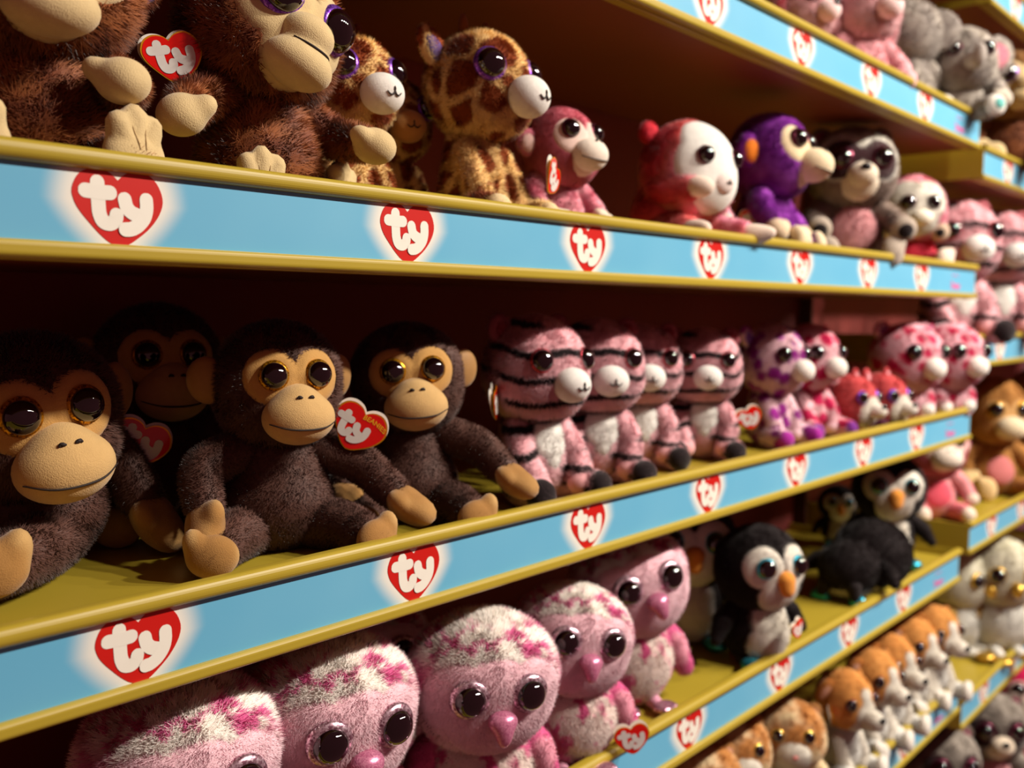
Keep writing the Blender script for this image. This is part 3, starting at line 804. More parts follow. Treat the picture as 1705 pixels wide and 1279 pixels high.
SPEC['sloth'] = dict(animal='sloth', hz=.66, hp=(0, -.04, .66),
    body=dict(c=(0, 0, .26), E=[((0, 0, -.06), (.25, .21, .21)), ((0, 0, .12), (.17, .15, .15))], col=_td, fur=MID),
    head=dict(E=HEADE(.28, .26, .27), col=_td, fur=MID),
    patches=[dict(name='face_patch', S=[((.0, -.2, .09), .24), ((0, -.24, -.1), .2), ((.1, -.2, 0), .19), ((-.1, -.2, 0), .19)], col=solid('#ecebe4'))],
    muzzle=dict(c=(0, -.25, -.09), E=[((0, 0, 0), (.09, .05, .07))], col=solid('#e9d9d2'), mouth='smile'),
    eyes=dict(x=.13, z=.05, d=.22, r=.048, ring=.055, m='g_dark', out=.014),
    ears=dict(c=(.24, .1, .2), r=(.06, .04, .06), rot=(0, 30, 0), col=solid('#d02a3c')),
    arm=arm(_td, [((0, 0, .02), (.07, .06, .09))], solid('#f1ddcc'), MID),
    leg=leg(_td, [((0, 0, .04), (.075, .065, .12)), ((.0, .0, .14), (.04, .035, .05))], solid('#f1ddcc'), MID, rad=[.12, .11, .09]))
_pu = marble('#8a1fa0', '#b856cc', 10, .55, .2)
SPEC['purple'] = dict(animal='monkey', hz=.68, hp=(0, -.02, .68),
    body=dict(c=(0, 0, .25), E=BODYE, col=_pu, fur=MID),
    head=dict(E=HEADE(.27, .25, .26), col=_pu, fur=MID),
    patches=[dict(name='face_patch', S=[((.11, -.2, .05), .13), ((-.11, -.2, .05), .13), ((0, -.24, -.1), .13)], col=solid('#e9d5ac'))],
    muzzle=dict(c=(0, -.29, -.08), E=[((0, 0, 0), (.13, .13, .11))], col=solid('#ecd9b4'), mouth='wide'),
    eyes=dict(x=.12, z=.08, d=.22, r=.06, ring=.07, m='g_dark'),
    ears=dict(c=(.27, .05, .0), r=(.09, .05, .11), rot=(0, 5, 40), col=_pu, inner=solid('#f08418')),
    arm=arm(_pu, MITT, solid('#e0c8a8'), MID), leg=leg(_pu, SOLE, solid('#efdcb8'), MID))
_gr = marble('#8d7a70', '#a89488', 9, .5, .25)
SPEC['raccoon'] = dict(animal='raccoon', hz=.68, hp=(0, -.02, .68),
    body=dict(c=(0, 0, .25), E=BODYE, col=_gr, fur=MID),
    belly=dict(S=[((0, -.17, 0), .17), ((0, -.15, .12), .1)], col=solid('#eab0b4'), fur=MID),
    head=dict(E=HEADE(.29, .26, .26), col=_gr, fur=MID),
    patches=[dict(name='brow_patch', S=[((.13, -.2, .06), .19), ((-.13, -.2, .06), .19)], col=solid('#dcd8ce'), off=.006, fur=SOFT),
             dict(name='eye_mask', S=[((.135, -.22, .03), .145), ((-.135, -.22, .03), .145), ((0, -.26, .06), .06)], col=solid('#35161c'), off=.018),
             dict(name='cheek_patch', S=[((0, -.24, -.14), .13)], col=solid('#e8d8c0'), off=.016)],
    muzzle=dict(c=(0, -.27, -.08), E=[((0, 0, 0), (.1, .1, .085))], col=solid('#ecdcc4'), nose=(.028, 'nose_black'), mouth=None),
    eyes=dict(x=.12, z=.03, d=.22, r=.062, ring=.078, m='g_dark', out=.024),
    ears=dict(c=(.2, .05, .2), r=(.075, .04, .075), rot=(0, 30, 0), col=_gr, inner=solid('#8a3050')),
    arm=arm(_gr, [((0, 0, .02), (.075, .075, .05))], solid('#b9ab9c'), MID, path=[(.15, -.02, .42), (.26, -.1, .32), (.27, -.26, .26)], paw=dict(E=[((0, 0, .02), (.085, .085, .05))], col=solid('#b9ab9c'), pad=((0, 0, .055), (.052, .052, .03), solid('#1c1012')))),
    leg=leg(_gr, SOLE, solid('#b9ab9c'), MID))
SPEC['pinkpenguin'] = dict(animal='monkey', hz=.68, hp=(0, -.02, .68),
    body=dict(c=(0, 0, .25), E=BODYE, col=solid('#e8405a'), fur=MID),
    head=dict(E=HEADE(.27, .25, .26), col=_pk, fur=MID),
    patches=[dict(name='face_patch', S=[((.09, -.2, .06), .16), ((-.09, -.2, .06), .16), ((0, -.22, -.1), .16)], col=solid('#f1ece0'), fur=SOFT)],
    muzzle=dict(c=(0, -.26, -.1), E=[((0, 0, 0), (.09, .08, .07))], col=solid('#f4ead6')),
    eyes=dict(x=.09, z=.02, d=.22, r=.055, ring=.064, m='g_dark', out=.014),
    arm=arm(solid('#c9a48c'), [((0, 0, .02), (.075, .075, .05))], solid('#e8cdb0'), MID, path=[(.15, -.02, .42), (.23, -.08, .36), (.2, -.19, .34)], paw=dict(E=[((0, 0, .02), (.075, .075, .05))], col=solid('#cdb49c'), pad=((0, 0, .05), (.04, .04, .03), solid('#1c1012')))),
    leg=leg(solid('#e8405a'), SOLE, solid('#f1ddcc'), MID))
_ti = stripes('#f6c4cb', '#1a0c10', 41, 0, .66); _tb = stripes('#f6c4cb', '#1a0c10', 44, 4, .5)
SPEC['tiger'] = dict(animal='tiger', hz=.70, hp=(0, -.02, .70),
    body=dict(c=(0, 0, .26), E=[((0, 0, -.06), (.2, .18, .2)), ((0, 0, .13), (.15, .14, .16))], col=_tb, fur=MID),
    belly=dict(S=[((0, -.15, .08), .115), ((0, -.15, -.03), .055)], col=solid('#f8f6f0'), fur=SOFT),
    head=dict(E=HEADE(.27, .26, .26), col=_ti, fur=MID),
    muzzle=dict(c=(0, -.285, -.075), E=[((0, 0, 0), (.105, .09, .09))], col=solid('#f0eee8'), mouth='smile'),
    eyes=dict(x=.15, z=.05, d=.22, r=.056, ring=.064, m='g_red', out=.012, front=.35),
    ears=dict(c=(.2, .05, .2), r=(.07, .035, .08), rot=(0, 30, 0), col=solid('#c06a74'), inner=solid('#8a2a34')),
    arm=arm(_tb, [((0, 0, .02), (.07, .065, .06))], solid('#efb0b4'), MID, path=[(.13, -.04, .38), (.18, -.12, .25), (.15, -.2, .14)]),
    leg=leg(_tb, [((0, 0, 0), (.08, .08, .06))], solid('#1a0e12'), MID))
_sp = dots('#f6d3dc', '#a8209c', 8.5, .45); _sk = dots('#f8ccd4', '#e02468', 7.5, .48, 3)
_base = dict(hz=.70, hp=(0, -.02, .70),
    body=dict(c=(0, 0, .26), E=[((0, 0, -.06), (.19, .17, .2)), ((0, 0, .13), (.14, .13, .16))], col=_sp, fur=MID),
    head=dict(E=HEADE(.25, .25, .27), col=_sp, fur=MID),
    muzzle=dict(c=(0, -.29, -.08), E=[((0, 0, 0), (.1, .09, .09))], col=solid('#f4ede4')),
    eyes=dict(x=.15, z=.05, d=.22, r=.06, ring=.068, m='g_dark', out=.01, front=.35),
    ears=dict(c=(.23, .08, .18), r=(.06, .03, .1), rot=(10, 34, 15), col=_sp, inner=solid('#6a2ab8')),
    arm=arm(_sp, PAD, solid('#f0c8d4'), MID, path=[(.12, -.05, .36), (.15, -.13, .22), (.13, -.17, .12)], rad=[.07, .065, .06]),
    leg=leg(_sp, PAD, solid('#a8249c'), MID))
SPEC['purplespot'] = dict(_base, animal='giraffe')
SPEC['pinkspot'] = dict(_base, animal='giraffe', body=dict(_base['body'], col=_sk), head=dict(_base['head'], col=_sk), ears=dict(_base['ears'], col=_sk),
    arm=arm(_sk, PAD, solid('#f0c8d4'), MID, path=[(.12, -.05, .36), (.15, -.13, .22), (.13, -.17, .12)], rad=[.07, .065, .06]), leg=leg(_sk, PAD, solid('#7a2a90'), MID))
_sl = giraffe('#f8c8d2', '#e01c60', 7.4, .24, 2)
SPEC['leopard'] = dict(SPEC['pinkspot'], animal='leopard', hp=(0, -.08, .53), body=dict(c=(0, 0, .2), E=[((0, 0, -.02), (.22, .2, .18)), ((0, -.02, .13), (.15, .14, .1))], col=_sl, fur=MID), head=dict(E=HEADE(.31, .27, .27), col=_sl, fur=MID),
    ears=dict(c=(.22, .06, .22), r=(.08, .035, .07), rot=(0, 30, 0), col=_sl, inner=solid('#7a2a70')), arm=arm(_sl, PAD, solid('#f4ede4'), MID, path=[(.13, -.04, .3), (.17, -.12, .2), (.15, -.16, .12)]), leg=leg(_sl, PAD, solid('#f0d0d4'), MID, path=[(.1, 0, .1), (.13, -.08, .08), (.13, -.13, .07)]))
# owls
_om = marble('#f4dada', '#d23c8c', 8, .60, .06); _ov = ridges('#fbe8e0', '#e0408f', 11, .10, 0, .62)
_oh = above(marble('#e2649c', '#f8d4dc', 9, .44, .1), ridges('#fff4ec', '#de4496', 12, .06, 2, .66), .84, .06)
_glove = dict(path=[(.17, -.02, .44), (.27, -.06, .34), (.33, -.1, .2)], rad=[.06, .075, .05])
SPEC['owl'] = dict(animal='owl', hz=.71, hp=(0, -.02, .71),
    body=dict(c=(0, 0, .29), E=[((0, 0, -.03), (.27, .24, .26)), ((0, 0, .12), (.2, .18, .18))], col=_ov, fur=MID),
    head=dict(E=[((0, 0, .02), (.335, .28, .27)), ((0, -.03, -.11), (.28, .24, .18))], col=_oh, fur=(.038, .0042, 80000, .2, .3)),
    patches=[dict(name='face_patch', S=[((.14, -.2, .0), .19), ((-.14, -.2, .0), .19), ((0, -.22, .02), .19), ((0, -.22, -.09), .2)], col=solid('#fbd2dc'), off=.016, fur=(.018, .0034, 70000, .35, .25))],
    beak=dict(c=(0, -.325, -.04), E=[((0, 0, .015), (.066, .05, .045)), ((0, -.035, -.04), (.032, .03, .045))], m='beak_pink'),
    eyes=dict(x=.112, z=.05, d=.22, r=.068, ring=.09, bulge=.8, m='g_silverpink', out=.018, front=.5),
    arm=dict(_glove, col=marble('#f0a8bc', '#e0649a', 7), fur=SOFT),
    leg=dict(path=[(.09, -.08, .06), (.1, -.17, .045), (.1, -.21, .04)], rad=[.05, .04, .035], col=solid('#e9a6c0'), fur=VEL,
             foot=dict(E=[((-.045, 0, .03), (.024, .022, .05)), ((0, 0, .04), (.024, .022, .055)), ((.045, 0, .03), (.024, .022, .05)), ((0, 0, 0), (.06, .03, .04))], m='g_pink')))
# penguin
_bk = solid('#1c1113'); _wh = solid('#ece6da')
SPEC['penguin'] = dict(animal='penguin', hz=.70, hp=(0, -.02, .70),
    body=dict(c=(0, 0, .29), E=[((0, 0, -.05), (.24, .22, .25)), ((0, 0, .12), (.18, .16, .18))], col=_bk, fur=SOFT),
    belly=dict(S=[((0, -.17, .05), .15), ((0, -.2, -.1), .18)], col=_wh, fur=MID),
    head=dict(E=HEADE(.32, .29, .3), col=_bk, fur=SOFT),
    patches=[dict(name='face_patch', S=[((.12, -.2, .05), .15), ((-.12, -.2, .05), .15), ((0, -.22, -.12), .17)], col=_wh, off=.016, fur=(.016, .004, 34000, .35, .3))],
    beak=dict(c=(0, -.30, -.04), E=[((0, 0, .02), (.068, .07, .06)), ((0, -.03, -.05), (.05, .045, .05))], col=solid('#e8983c')),
    eyes=dict(x=.115, z=.05, d=.22, r=.066, ring=.075, m='g_teal', out=.018),
    arm=dict(path=[(.19, 0, .42), (.30, -.02, .33), (.38, -.06, .22)], rad=[.055, .07, .035], col=_bk, fur=SOFT),
    leg=dict(path=[(.12, -.08, .06), (.13, -.13, .05), (.14, -.17, .045)], rad=[.06, .05, .045], col=_bk, fur=VEL, foot=dict(E=[((0, 0, .05), (.085, .05, .11))], m='g_teal')))
# hamster, corgi-like dog
_ha = marble('#c88a4a', '#f4e0b8', 7, .46, .15, 4)
SPEC['hamster'] = dict(animal='hamster', hz=.66, hp=(0, -.03, .66),
    body=dict(c=(0, 0, .25), E=BODYE, col=solid('#efe8dc'), fur=MID),
    head=dict(E=HEADE(.3, .26, .26, .25), col=_ha, fur=(.034, .0055, 30000, .15, .5)),
    patches=[dict(name='cheek_patch', S=[((0, -.22, -.16), .15)], col=_wh, off=.014, fur=SOFT)],
    muzzle=dict(c=(0, -.25, -.09), E=[((0, 0, 0), (.145, .1, .11))], col=_wh, nose=(.02, 'nose_pink', .1), fur=SOFT),
    eyes=dict(x=.12, z=.05, d=.22, r=.05, ring=.06, m='g_gold', out=.01),
    ears=dict(c=(.22, .05, .17), r=(.065, .04, .065), rot=(0, 30, 0), col=solid('#c08a50'), inner=solid('#e0a890')),
    arm=arm(_ha, PAD, _wh, MID), leg=leg(solid('#efe8dc'), SOLE, _wh, MID))
_do = solid('#dfa055')
SPEC['dog'] = dict(animal='dog', hz=.70, hp=(0, -.02, .70),
    body=dict(c=(0, 0, .26), E=[((0, 0, -.06), (.19, .17, .2)), ((0, 0, .13), (.14, .13, .16))], col=solid('#e6e4de'), fur=MID),
    head=dict(E=[((0, 0, .03), (.26, .25, .25)), ((0, -.06, -.08), (.2, .2, .15))], col=_do, fur=SOFT),
    patches=[dict(name='blaze_patch', S=[((0, -.25, .12), .07), ((0, -.26, .04), .075), ((0, -.26, -.06), .13), ((0, -.2, -.16), .13)], col=_wh, off=.012, fur=SOFT)],
    muzzle=dict(c=(0, -.3, -.09), E=[((0, 0, 0), (.095, .12, .085))], col=_wh, nose=(.032, 'nose_black', .25), fur=SOFT),
    eyes=dict(x=.165, z=.05, d=.2, r=.052, ring=.058, m='g_dark', out=.01, front=.3),
    ears=dict(c=(.235, .04, .13), r=(.07, .04, .12), rot=(15, -22, 30), col=solid('#d9934a'), inner=solid('#e8b49c')),
    arm=arm(_wh, PAD, _wh, MID, path=[(.12, -.05, .36), (.14, -.12, .2), (.11, -.15, .1)], rad=[.07, .065, .065]), leg=leg(solid('#e6e4de'), SOLE, _wh, MID))
_wo = solid('#efeee6')
SPEC['whiteowl'] = dict(animal='owl', hz=.71, hp=(0, -.02, .71),
    body=dict(c=(0, 0, .29), E=[((0, 0, -.03), (.24, .22, .26)), ((0, 0, .12), (.18, .16, .18))], col=_wo, fur=MID),
    head=dict(E=[((0, 0, .02), (.27, .25, .29)), ((0, -.03, -.1), (.23, .2, .17))], col=solid('#f0ecd8'), fur=MID),
    beak=dict(c=(0, -.29, -.05), E=[((0, 0, .0), (.05, .06, .05)), ((0, -.03, -.04), (.03, .03, .04))], m='g_gold'),
    eyes=dict(x=.14, z=.04, d=.22, r=.066, ring=.076, m='g_gold', out=.014),
    arm=dict(_glove, col=solid('#c09a50'), fur=SOFT),
    leg=dict(path=[(.09, -.08, .06), (.1, -.2, .05), (.1, -.27, .045)], rad=[.06, .05, .045], col=_wo, fur=VEL, foot=dict(E=[((0, 0, .05), (.085, .045, .09))], m='g_gold')))
_le = marble('#8f857c', '#b5aba0', 7, .5, .25)
SPEC['lemur'] = dict(SPEC['raccoon'], animal='raccoon', body=dict(SPEC['raccoon']['body'], col=_le), head=dict(E=HEADE(.29, .26, .27), col=_le, fur=MID),
    patches=[dict(name='eye_mask', S=[((.13, -.2, .0), .13), ((-.13, -.2, .0), .13)], col=solid('#2c1418'), off=.014), dict(name='cheek_patch', S=[((0, -.24, -.14), .12)], col=solid('#efe4d8'), off=.02)],
    arm=arm(_le, MITT, solid('#b9ab9c'), MID))
_or = solid('#bf8745')
SPEC['orang'] = dict(animal='monkey', hz=.70, hp=(0, -.02, .70),
    body=dict(c=(0, 0, .25), E=BODYE, col=_or, fur=SOFT), belly=dict(S=[((0, -.17, -.02), .13)], col=solid('#d98080')),
    head=dict(E=[((0, 0, .05), (.25, .23, .27)), ((0, -.03, -.1), (.23, .2, .16))], col=_or, fur=SOFT),
    patches=[dict(name='face_patch', S=[((.1, -.2, .04), .11), ((-.1, -.2, .04), .11), ((0, -.24, -.1), .12)], col=solid('#d2a468'))],
    muzzle=dict(c=(0, -.26, -.09), E=[((0, 0, 0), (.13, .11, .1))], col=solid('#ecdcb8')),
    eyes=dict(x=.11, z=.06, d=.2, r=.06, ring=.072, m='g_amber'),
    ears=dict(c=(.26, .05, .0), r=(.06, .03, .08), rot=(0, 5, 30), col=_or),
    arm=arm(_or, MITT, solid('#e6c890')), leg=leg(_or, SOLE, solid('#e9c890')))
SPEC['pinkwhite'] = dict(SPEC['pinkmonkey'], animal='monkey', body=dict(c=(0, 0, .25), E=BODYE, col=solid('#f2a8ac'), fur=SOFT), belly=dict(S=[((0, -.17, .0), .13)], col=solid('#e0566a')),
    arm=arm(solid('#f2a8ac'), PAD, solid('#f0dcc8')), leg=leg(solid('#f0929c'), PAD, solid('#f4e2d0')))
SPEC['hotpink'] = dict(SPEC['pinkwhite'], head=dict(E=HEADE(.27, .25, .26), col=solid('#e8246c'), fur=SOFT), body=dict(c=(0, 0, .25), E=BODYE, col=solid('#e8246c'), fur=SOFT), arm=arm(solid('#8a4ac0'), PAD, solid('#f0dcc8')))
_el = marble('#a89e97', '#cfc7bd', 8, .5, .2)
SPEC['elephant'] = dict(animal='elephant', hz=.66, hp=(0, -.02, .66),
    body=dict(c=(0, 0, .25), E=BODYE, col=_el, fur=MID),
    head=dict(E=HEADE(.27, .25, .26), col=_el, fur=MID),
    patches=[],
    eyes=dict(x=.14, z=.05, d=.22, r=.055, ring=.066, m='g_dark'),
    ears=dict(c=(.30, .02, .04), r=(.17, .035, .17), rot=(0, 5, 20), col=_el, inner=solid('#dc7f92')),
    extras=[dict(name='trunk', E=[((0, 0, 0), (.08, .1, .08)), ((0, -.1, -.03), (.06, .08, .06)), ((0, -.16, .03), (.05, .05, .07))], c=(0, -.26, -.06), col=_el)],
    arm=arm(_el, MITT, solid('#c9c0b0'), MID), leg=leg(_el, [((0, 0, 0), (.09, .09, .06))], solid('#e8e4da'), MID, foot=dict(E=[((0, 0, 0), (.09, .09, .06))], col=solid('#e8e4da'), pad=((0, 0, .045), (.05, .05, .025), solid('#6fc0b8')))))
_po = solid('#efb6bc')
SPEC['poodle'] = dict(animal='dog', hz=.68, hp=(0, -.02, .68),
    body=dict(c=(0, 0, .25), E=BODYE, col=_po, fur=SHAG),
    head=dict(E=HEADE(.26, .25, .26), col=solid('#f0bfc2'), fur=SHAG),
    muzzle=dict(c=(0, -.27, -.08), E=[((0, 0, 0), (.11, .11, .09))], col=solid('#f4d2d0'), nose=(.03, 'nose_black')),
    eyes=dict(x=.12, z=.05, d=.22, r=.06, ring=.07, m='g_dark'),
    ears=dict(c=(.28, .0, -.06), r=(.09, .06, .22), rot=(0, -8, 40), col=_po, inner=solid('#a02030'), fur=SHAG),
    arm=arm(_po, PAD, _po, MID), leg=leg(_po, PAD, _po, MID))
SPEC['fox'] = dict(animal='fox', hz=.62, hp=(0, -.04, .62),
    body=dict(c=(0, 0, .25), E=BODYE, col=solid('#c8464a'), fur=MID),
    head=dict(E=HEADE(.26, .26, .24), col=solid('#d65a5c'), fur=MID),
    patches=[dict(name='cheek_patch', S=[((0, -.22, -.1), .17)], col=_wh, off=.012, fur=SOFT)],
    muzzle=dict(c=(0, -.28, -.08), E=[((0, 0, 0), (.08, .12, .075))], col=_wh, nose=(.03, 'nose_black')),
    eyes=dict(x=.14, z=.05, d=.22, r=.055, ring=.068, m='g_purple'),
    ears=dict(c=(.18, .05, .22), r=(.06, .03, .09), rot=(0, 20, 0), col=solid('#c8464a'), inner=solid('#f0b8c0')),
    arm=arm(solid('#c8464a'), PAD, solid('#4a1a30'), MID), leg=leg(solid('#c8464a'), PAD, solid('#4a1a30'), MID))
SPEC['tanmonkey'] = dict(SPEC['curly'], mat='plush', body=dict(c=(0, 0, .25), E=BODYE, col=marble('#7a4426', '#9a5c34', 12), fur=MID),
    head=dict(E=HEADE(.28, .26, .27), col=solid('#a87c48'), fur=MID), arm=arm(solid('#8a5230'), MITT, _cr, MID), leg=leg(solid('#8a5230'), SOLE, _cr, MID))

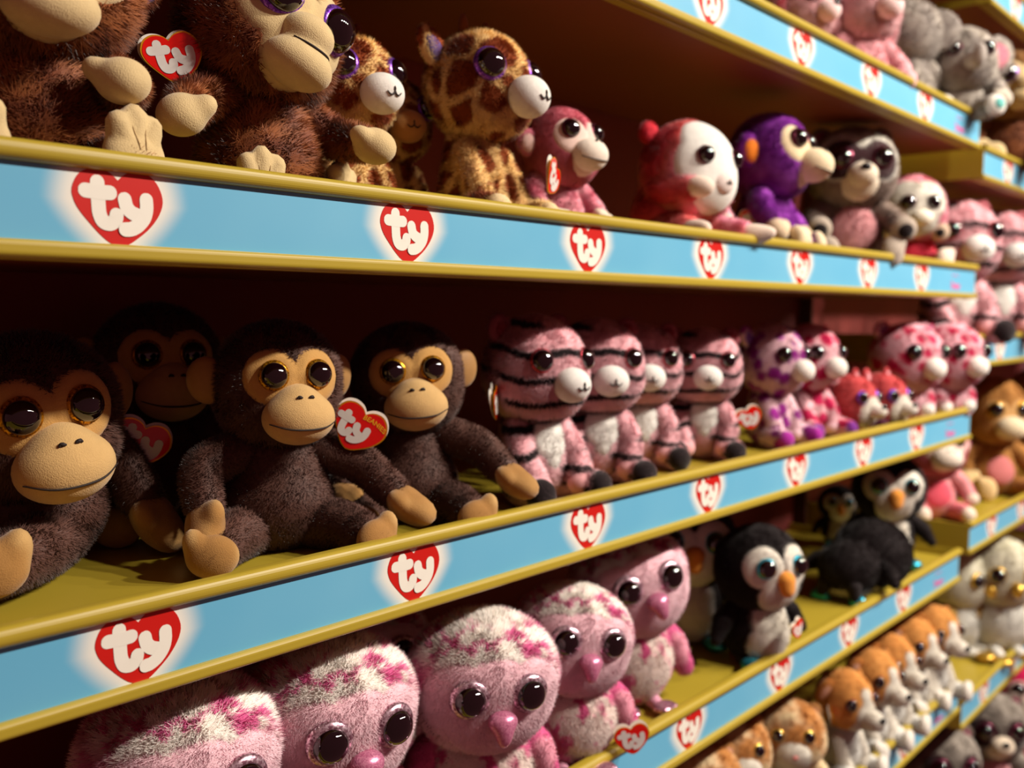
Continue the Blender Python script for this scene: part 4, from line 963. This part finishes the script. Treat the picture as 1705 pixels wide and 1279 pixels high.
# ------------------------------------------------------------------ the toys where they stand: kind, label, group, x, y, z, size, turn, pose
TOYS = [
 ('curly', 'curly brown monkey at the left end of the top left shelf, cream hand raised', 'curly brown monkeys', -0.011, 0.420, 0.511, 0.915, -14.4, {'lod': 0, 'head': (0, 8, 0), 'armR': [(0.15, -0.02, 0.42), (0.22, -0.12, 0.34), (0.2, -0.22, 0.33)]}),
 ('curly', 'curly brown monkey tilting its cream face upward, right of the monkey cut by the frame', 'curly brown monkeys', 0.718, 0.420, 0.511, 0.916, 5.8, {'lod': 0, 'head': (0, 10, 18), 'armL': [(-0.15, -0.02, 0.42), (-0.32, -0.05, 0.36), (-0.42, -0.14, 0.3)], 'armR': [(0.15, -0.02, 0.42), (0.26, -0.1, 0.32), (0.27, -0.26, 0.28)], 'legL': [(-0.11, -0.03, 0.1), (-0.14, -0.1, 0.06), (-0.14, -0.16, 0.05)], 'legR': [(0.11, -0.03, 0.1), (0.2, -0.08, 0.08), (0.3, -0.08, 0.07)], 'tags': [((-0.36, -0.02, 0.42), (0, -15, -20), 0.2)]}),
 ('giraffe', 'brown patched giraffe hidden behind the curly monkey, only white muzzle showing', 'brown patched giraffes', 1.174, 0.541, 0.511, 0.740, -3.9, {}),
 ('tangiraffe', 'shadowed giraffe deep in the shelf left of the bright giraffe', 'brown patched giraffes', 1.540, 0.693, 0.511, 0.660, -21.5, {}),
 ('giraffe', 'brightly lit giraffe with brown patches and purple eye in the middle of its shelf', 'brown patched giraffes', 1.684, 0.340, 0.511, 0.818, 5.4, {'lod': 0, 'tags': [((0.22, -0.3, 0.22), (10, 30, 20), 0.2)]}),
 ('pinkmonkey', 'pink monkey with white muzzle right behind the bright giraffe', '', 2.294, 0.420, 0.511, 0.660, -3.5, {'lod': 0, 'hoff': (0, -0.04, -0.03)}),
 ('sloth', 'red and pink plush with white face reclining alone on its shelf', '', 3.267, 0.400, 0.511, 0.900, -6.8, {'hoff': (0, -0.08, -0.19), 'lod': 0, 'armL': [(-0.15, -0.02, 0.38), (-0.24, -0.14, 0.34), (-0.2, -0.3, 0.34)], 'legR': [(0.11, -0.03, 0.1), (0.2, -0.18, 0.1), (0.24, -0.32, 0.09)]}),
 ('purple', 'purple monkey with orange ears and cream muzzle in profile', '', 4.260, 0.360, 0.511, 0.920, 10.5, {'lod': 0, 'tags': [((-0.3, 0.0, 0.16), (0, 10, -60), 0.18)]}),
 ('raccoon', 'grey raccoon with dark eye mask and pink belly', '', 5.547, 0.360, 0.511, 1.026, -53.0, {}),
 ('pinkpenguin', 'small pink monkey with round white face at the right end of its shelf', '', 6.735, 0.380, 0.511, 0.950, -51.0, {'hoff': (0, -0.05, -0.14)}),
 ('chimp', 'dark brown chimp at the left edge with its sole facing out', 'dark brown chimps', 0.076, 0.800, -0.652, 0.980, -8.2, {'hoff': (0, -0.06, -0.2), 'lod': 0, 'head': (4, 4, -8), 'footdirR': (-0.2, -1, 0.3), 'legR': [(0.08, -0.04, 0.12), (-0.05, -0.25, 0.12), (-0.2, -0.42, 0.12)], 'legL': [(-0.12, -0.04, 0.12), (-0.4, -0.15, 0.11), (-0.5, -0.25, 0.09)], 'armR': [(0.17, -0.02, 0.44), (0.3, 0.02, 0.34), (0.36, -0.05, 0.2)], 'tags': [((0.34, -0.0, 0.32), (0, 22, -14), 0.2)]}),
 ('chimp', 'chimp sitting in deep shadow behind the two leftmost chimps', 'dark brown chimps', 0.724, 1.150, -0.652, 0.878, -14.5, {}),
 ('chimp', 'dark brown chimp in the middle wearing a red heart tag by its cheek', 'dark brown chimps', 0.793, 0.450, -0.652, 0.819, -15.1, {'lod': 0, 'armL': [(-0.17, -0.02, 0.44), (-0.34, -0.08, 0.38), (-0.37, -0.2, 0.25)], 'legL': [(-0.12, -0.04, 0.12), (-0.28, -0.2, 0.11), (-0.38, -0.34, 0.09)], 'pawrollL': 50, 'armR': [(0.17, -0.02, 0.44), (0.34, -0.1, 0.36), (0.44, -0.24, 0.24)], 'tags': [((0.25, -0.16, 0.45), (0, 32, -22), 0.24, 1)]}),
 ('chimp', 'dark brown chimp beside the pink tigers', 'dark brown chimps', 1.414, 0.450, -0.652, 0.807, -34.5, {'lod': 0, 'noear': 'L', 'armR': [(0.17, -0.02, 0.44), (0.34, -0.1, 0.38), (0.44, -0.2, 0.28)], 'head': (0, 0, -4)}),
 ('tiger', 'pink striped tiger nearest the chimps, face in profile', 'pink striped tigers', 2.110, 0.380, -0.652, 0.850, -8.0, {'lod': 0, 'tags': [((-0.33, -0.1, 0.46), (0, -12, 45), 0.2)]}),
 ('tiger', 'second pink striped tiger counting from the chimps', 'pink striped tigers', 2.664, 0.440, -0.652, 0.832, -35.6, {'lod': 0}),
 ('tiger', 'third pink striped tiger counting from the chimps, half hidden behind the second', 'pink striped tigers', 3.233, 0.560, -0.652, 0.802, -42.2, {}),
 ('tiger', 'pink striped tiger beside the purple spotted giraffe', 'pink striped tigers', 3.723, 0.450, -0.652, 0.773, -51.8, {'lod': 0, 'tags': [((0.36, -0.1, 0.24), (0, -20, 10), 0.2)]}),
 ('purplespot', 'pale pink giraffe with purple spots', 'spotted giraffes', 4.509, 0.420, -0.652, 0.787, -7.7, {}),
 ('pinkspot', 'pink spotted giraffe next to the purple spotted one', 'spotted giraffes', 5.073, 0.420, -0.652, 0.783, -17.8, {}),
 ('fox', 'small red fox with white cheeks lying next to the pink spotted giraffe', 'red and white foxes', 5.485, 0.400, -0.652, 0.720, -7.8, {'hoff': (0, -0.12, -0.3)}),
 ('fox', 'small red fox with white cheeks lying in front of the pink leopards', 'red and white foxes', 5.809, 0.300, -0.652, 0.720, -9.4, {'hoff': (0, -0.12, -0.3)}),
 ('leopard', 'left one of the two pink patched leopards beside the small red foxes', 'pink patched leopards', 6.576, 0.340, -0.652, 0.950, -24.6, {}),
 ('leopard', 'pink patched leopard at the very right end of its shelf', 'pink patched leopards', 7.145, 0.200, -0.652, 0.945, -22.7, {}),
 ('owl', 'pink owl lowest at the left, only its tufted forehead in view', 'pink owls', 0.348, 0.433, -1.827, 0.900, -14.8, {'tilt': (12, 0), 'lod': 0}),
 ('owl', 'pink owl in deep shadow behind the two leftmost owls', 'pink owls', 0.790, 0.800, -1.827, 0.840, -27.2, {}),
 ('owl', 'pink owl between the lowest left owl and the owl with both eyes forward', 'pink owls', 0.882, 0.383, -1.827, 0.900, -12.0, {'tilt': (12, 0), 'lod': 0}),
 ('owl', 'shadowed pink owl in the back row under the label strip', 'pink owls', 1.448, 0.750, -1.827, 0.795, -28.1, {}),
 ('owl', 'pink owl facing straight out with wings spread, front middle', 'pink owls', 1.548, 0.198, -1.827, 0.860, -30.9, {'tilt': (10, 0), 'lod': 0}),
 ('owl', 'pink owl leaning behind the front middle owl with a red tag by its foot', 'pink owls', 2.149, 0.179, -1.827, 0.800, -32.1, {'tilt': (0, 0), 'head': (0, 0, 8), 'lod': 0, 'tags': [((0.3, -0.22, 0.1), (0, -8, -5), 0.2)]}),
 ('owl', 'pink owl standing rightmost beside the empty stretch of shelf', 'pink owls', 2.866, 0.366, -1.827, 0.900, -27.5, {'lod': 0, 'head': (0, 0, -14)}),
 ('penguin', 'black and white penguin with orange beak at the front of the shelf', 'black and white penguins', 3.870, 0.150, -1.827, 0.798, -24.9, {'lod': 0, 'legL': [(-0.13, -0.06, 0.06), (-0.14, -0.1, 0.05), (-0.14, -0.13, 0.045)], 'legR': [(0.05, 0.06, 0.06), (0.05, 0.05, 0.055), (0.05, 0.04, 0.05)], 'tags': [((0.1, -0.36, 0.27), (0, -20, 25), 0.16)]}),
 ('penguin', 'penguin in shadow behind the front penguin and the last owl', 'black and white penguins', 3.923, 0.620, -1.827, 0.880, -54.1, {}),
 ('penguin', 'penguin upright at the right end of the shelf', 'black and white penguins', 6.620, 0.400, -1.827, 0.881, -58.0, {}),
 ('penguin', 'penguin half hidden behind the fallen one', 'black and white penguins', 6.944, 0.950, -1.827, 0.519, -57.3, {}),
 ('penguin', 'black penguin fallen on its front with teal feet showing', 'black and white penguins', 5.229, 0.233, -1.627, 0.880, 88.9, {'tilt': (84, 0)}),
 ('hamster', 'tan hamster lowest in the row, only its crown in view', 'tan hamsters', 3.670, 0.359, -2.988, 0.720, -39.8, {}),
 ('hamster', 'tan hamster looking sideways, second from the left', 'tan hamsters', 4.101, 0.407, -2.988, 0.750, -39.5, {'lod': 0}),
 ('hamster', 'tan hamster with pink nose facing out beside the nearest dog', 'tan hamsters', 4.551, 0.242, -2.988, 0.740, -54.6, {'lod': 0}),
 ('dog', 'orange and white dog nearest the hamsters', 'orange and white dogs', 5.201, 0.151, -2.988, 0.740, -13.6, {'lod': 0, 'tags': [((-0.3, -0.1, 0.55), (0, -10, 45), 0.2)]}),
 ('dog', 'orange and white dog in the back row behind the nearest dog', 'orange and white dogs', 5.740, 0.162, -2.988, 0.740, -15.1, {}),
 ('dog', 'orange and white dog in the middle of the front row', 'orange and white dogs', 6.093, 0.169, -2.988, 0.760, -16.0, {'lod': 0}),
 ('dog', 'orange and white dog in the back row behind the middle dog', 'orange and white dogs', 6.685, 0.192, -2.988, 0.740, -17.2, {}),
 ('dog', 'orange and white dog at the right end of the front row', 'orange and white dogs', 7.014, 0.145, -2.988, 0.780, -18.2, {}),
 ('poodle', 'pale pink shaggy dog, left of the pair on the high shelf', 'pale pink dogs', 5.156, 0.592, 1.709, 0.800, -15.4, {}),
 ('poodle', 'pale pink dog with dark red ears beside the grey elephant', 'pale pink dogs', 5.583, 0.350, 1.709, 0.905, -23.6, {}),
 ('elephant', 'grey elephant turned away showing the back of its head', 'grey elephants', 6.395, 0.300, 1.709, 0.912, 144.1, {}),
 ('elephant', 'grey elephant with pink inner ears facing out', 'grey elephants', 7.000, 0.120, 1.709, 0.920, -53.6, {'hoff': (0, -0.05, -0.15)}),
 ('tanmonkey', 'brown monkey with tan face on the far bay top shelf, first in line', 'brown monkeys of the far bay', 8.535, 0.150, 1.487, 1.120, -50.9, {}),
 ('tanmonkey', 'brown monkey with tan face on the far bay top shelf, cut by the right edge', 'brown monkeys of the far bay', 9.457, 0.150, 1.487, 1.120, -67.0, {}),
 ('tiger', 'large pink tiger of the far bay nearest the shelf end', 'large pink tigers', 7.662, 0.300, -0.058, 1.264, -43.3, {}),
 ('tiger', 'large pink tiger of the far bay with a second white muzzle right of the first', 'large pink tigers', 8.897, 0.300, -0.058, 1.269, -45.2, {}),
 ('tiger', 'large pink tiger of the far bay cut by the right edge', 'large pink tigers', 10.242, 0.300, -0.058, 1.252, -46.9, {}),
 ('pinkwhite', 'pink monkey with white paws on the far bay, head behind the label strip', '', 7.824, 0.450, -1.650, 0.964, -47.2, {}),
 ('orang', 'orange brown monkey in shadow behind the pink and white one', 'orange brown monkeys', 9.568, 0.750, -1.650, 0.888, -33.5, {}),
 ('orang', 'orange brown monkey with cream muzzle and pink belly', 'orange brown monkeys', 9.405, 0.380, -1.650, 1.176, -43.2, {}),
 ('orang', 'orange brown monkey cut by the right edge of the picture', 'orange brown monkeys', 11.001, 0.380, -1.650, 1.198, -45.0, {}),
 ('whiteowl', 'white owl in profile with gold beak nearest the label strip end', 'white owls with gold eyes', 8.874, 0.516, -3.185, 1.050, -3.4, {}),
 ('whiteowl', 'white owl facing out with gold ringed eye', 'white owls with gold eyes', 9.168, 0.174, -3.185, 1.120, -50.5, {'legL': [(-0.09, -0.08, 0.06), (-0.1, -0.22, 0.05), (-0.1, -0.32, 0.03)]}),
 ('lemur', 'grey raccoon at the bottom edge, left of the corner raccoon', 'grey raccoons', 8.287, 0.394, -4.800, 1.100, -47.7, {}),
 ('lemur', 'grey raccoon with black eye patch in the bottom right corner', 'grey raccoons', 9.352, 0.253, -4.800, 1.150, -55.0, {}),
 ('hotpink', 'bright pink monkey partly hidden behind the corner raccoon', '', 10.640, 0.250, -4.800, 1.100, -56.6, {}),
]
for a in TOYS:
    plush(*a)
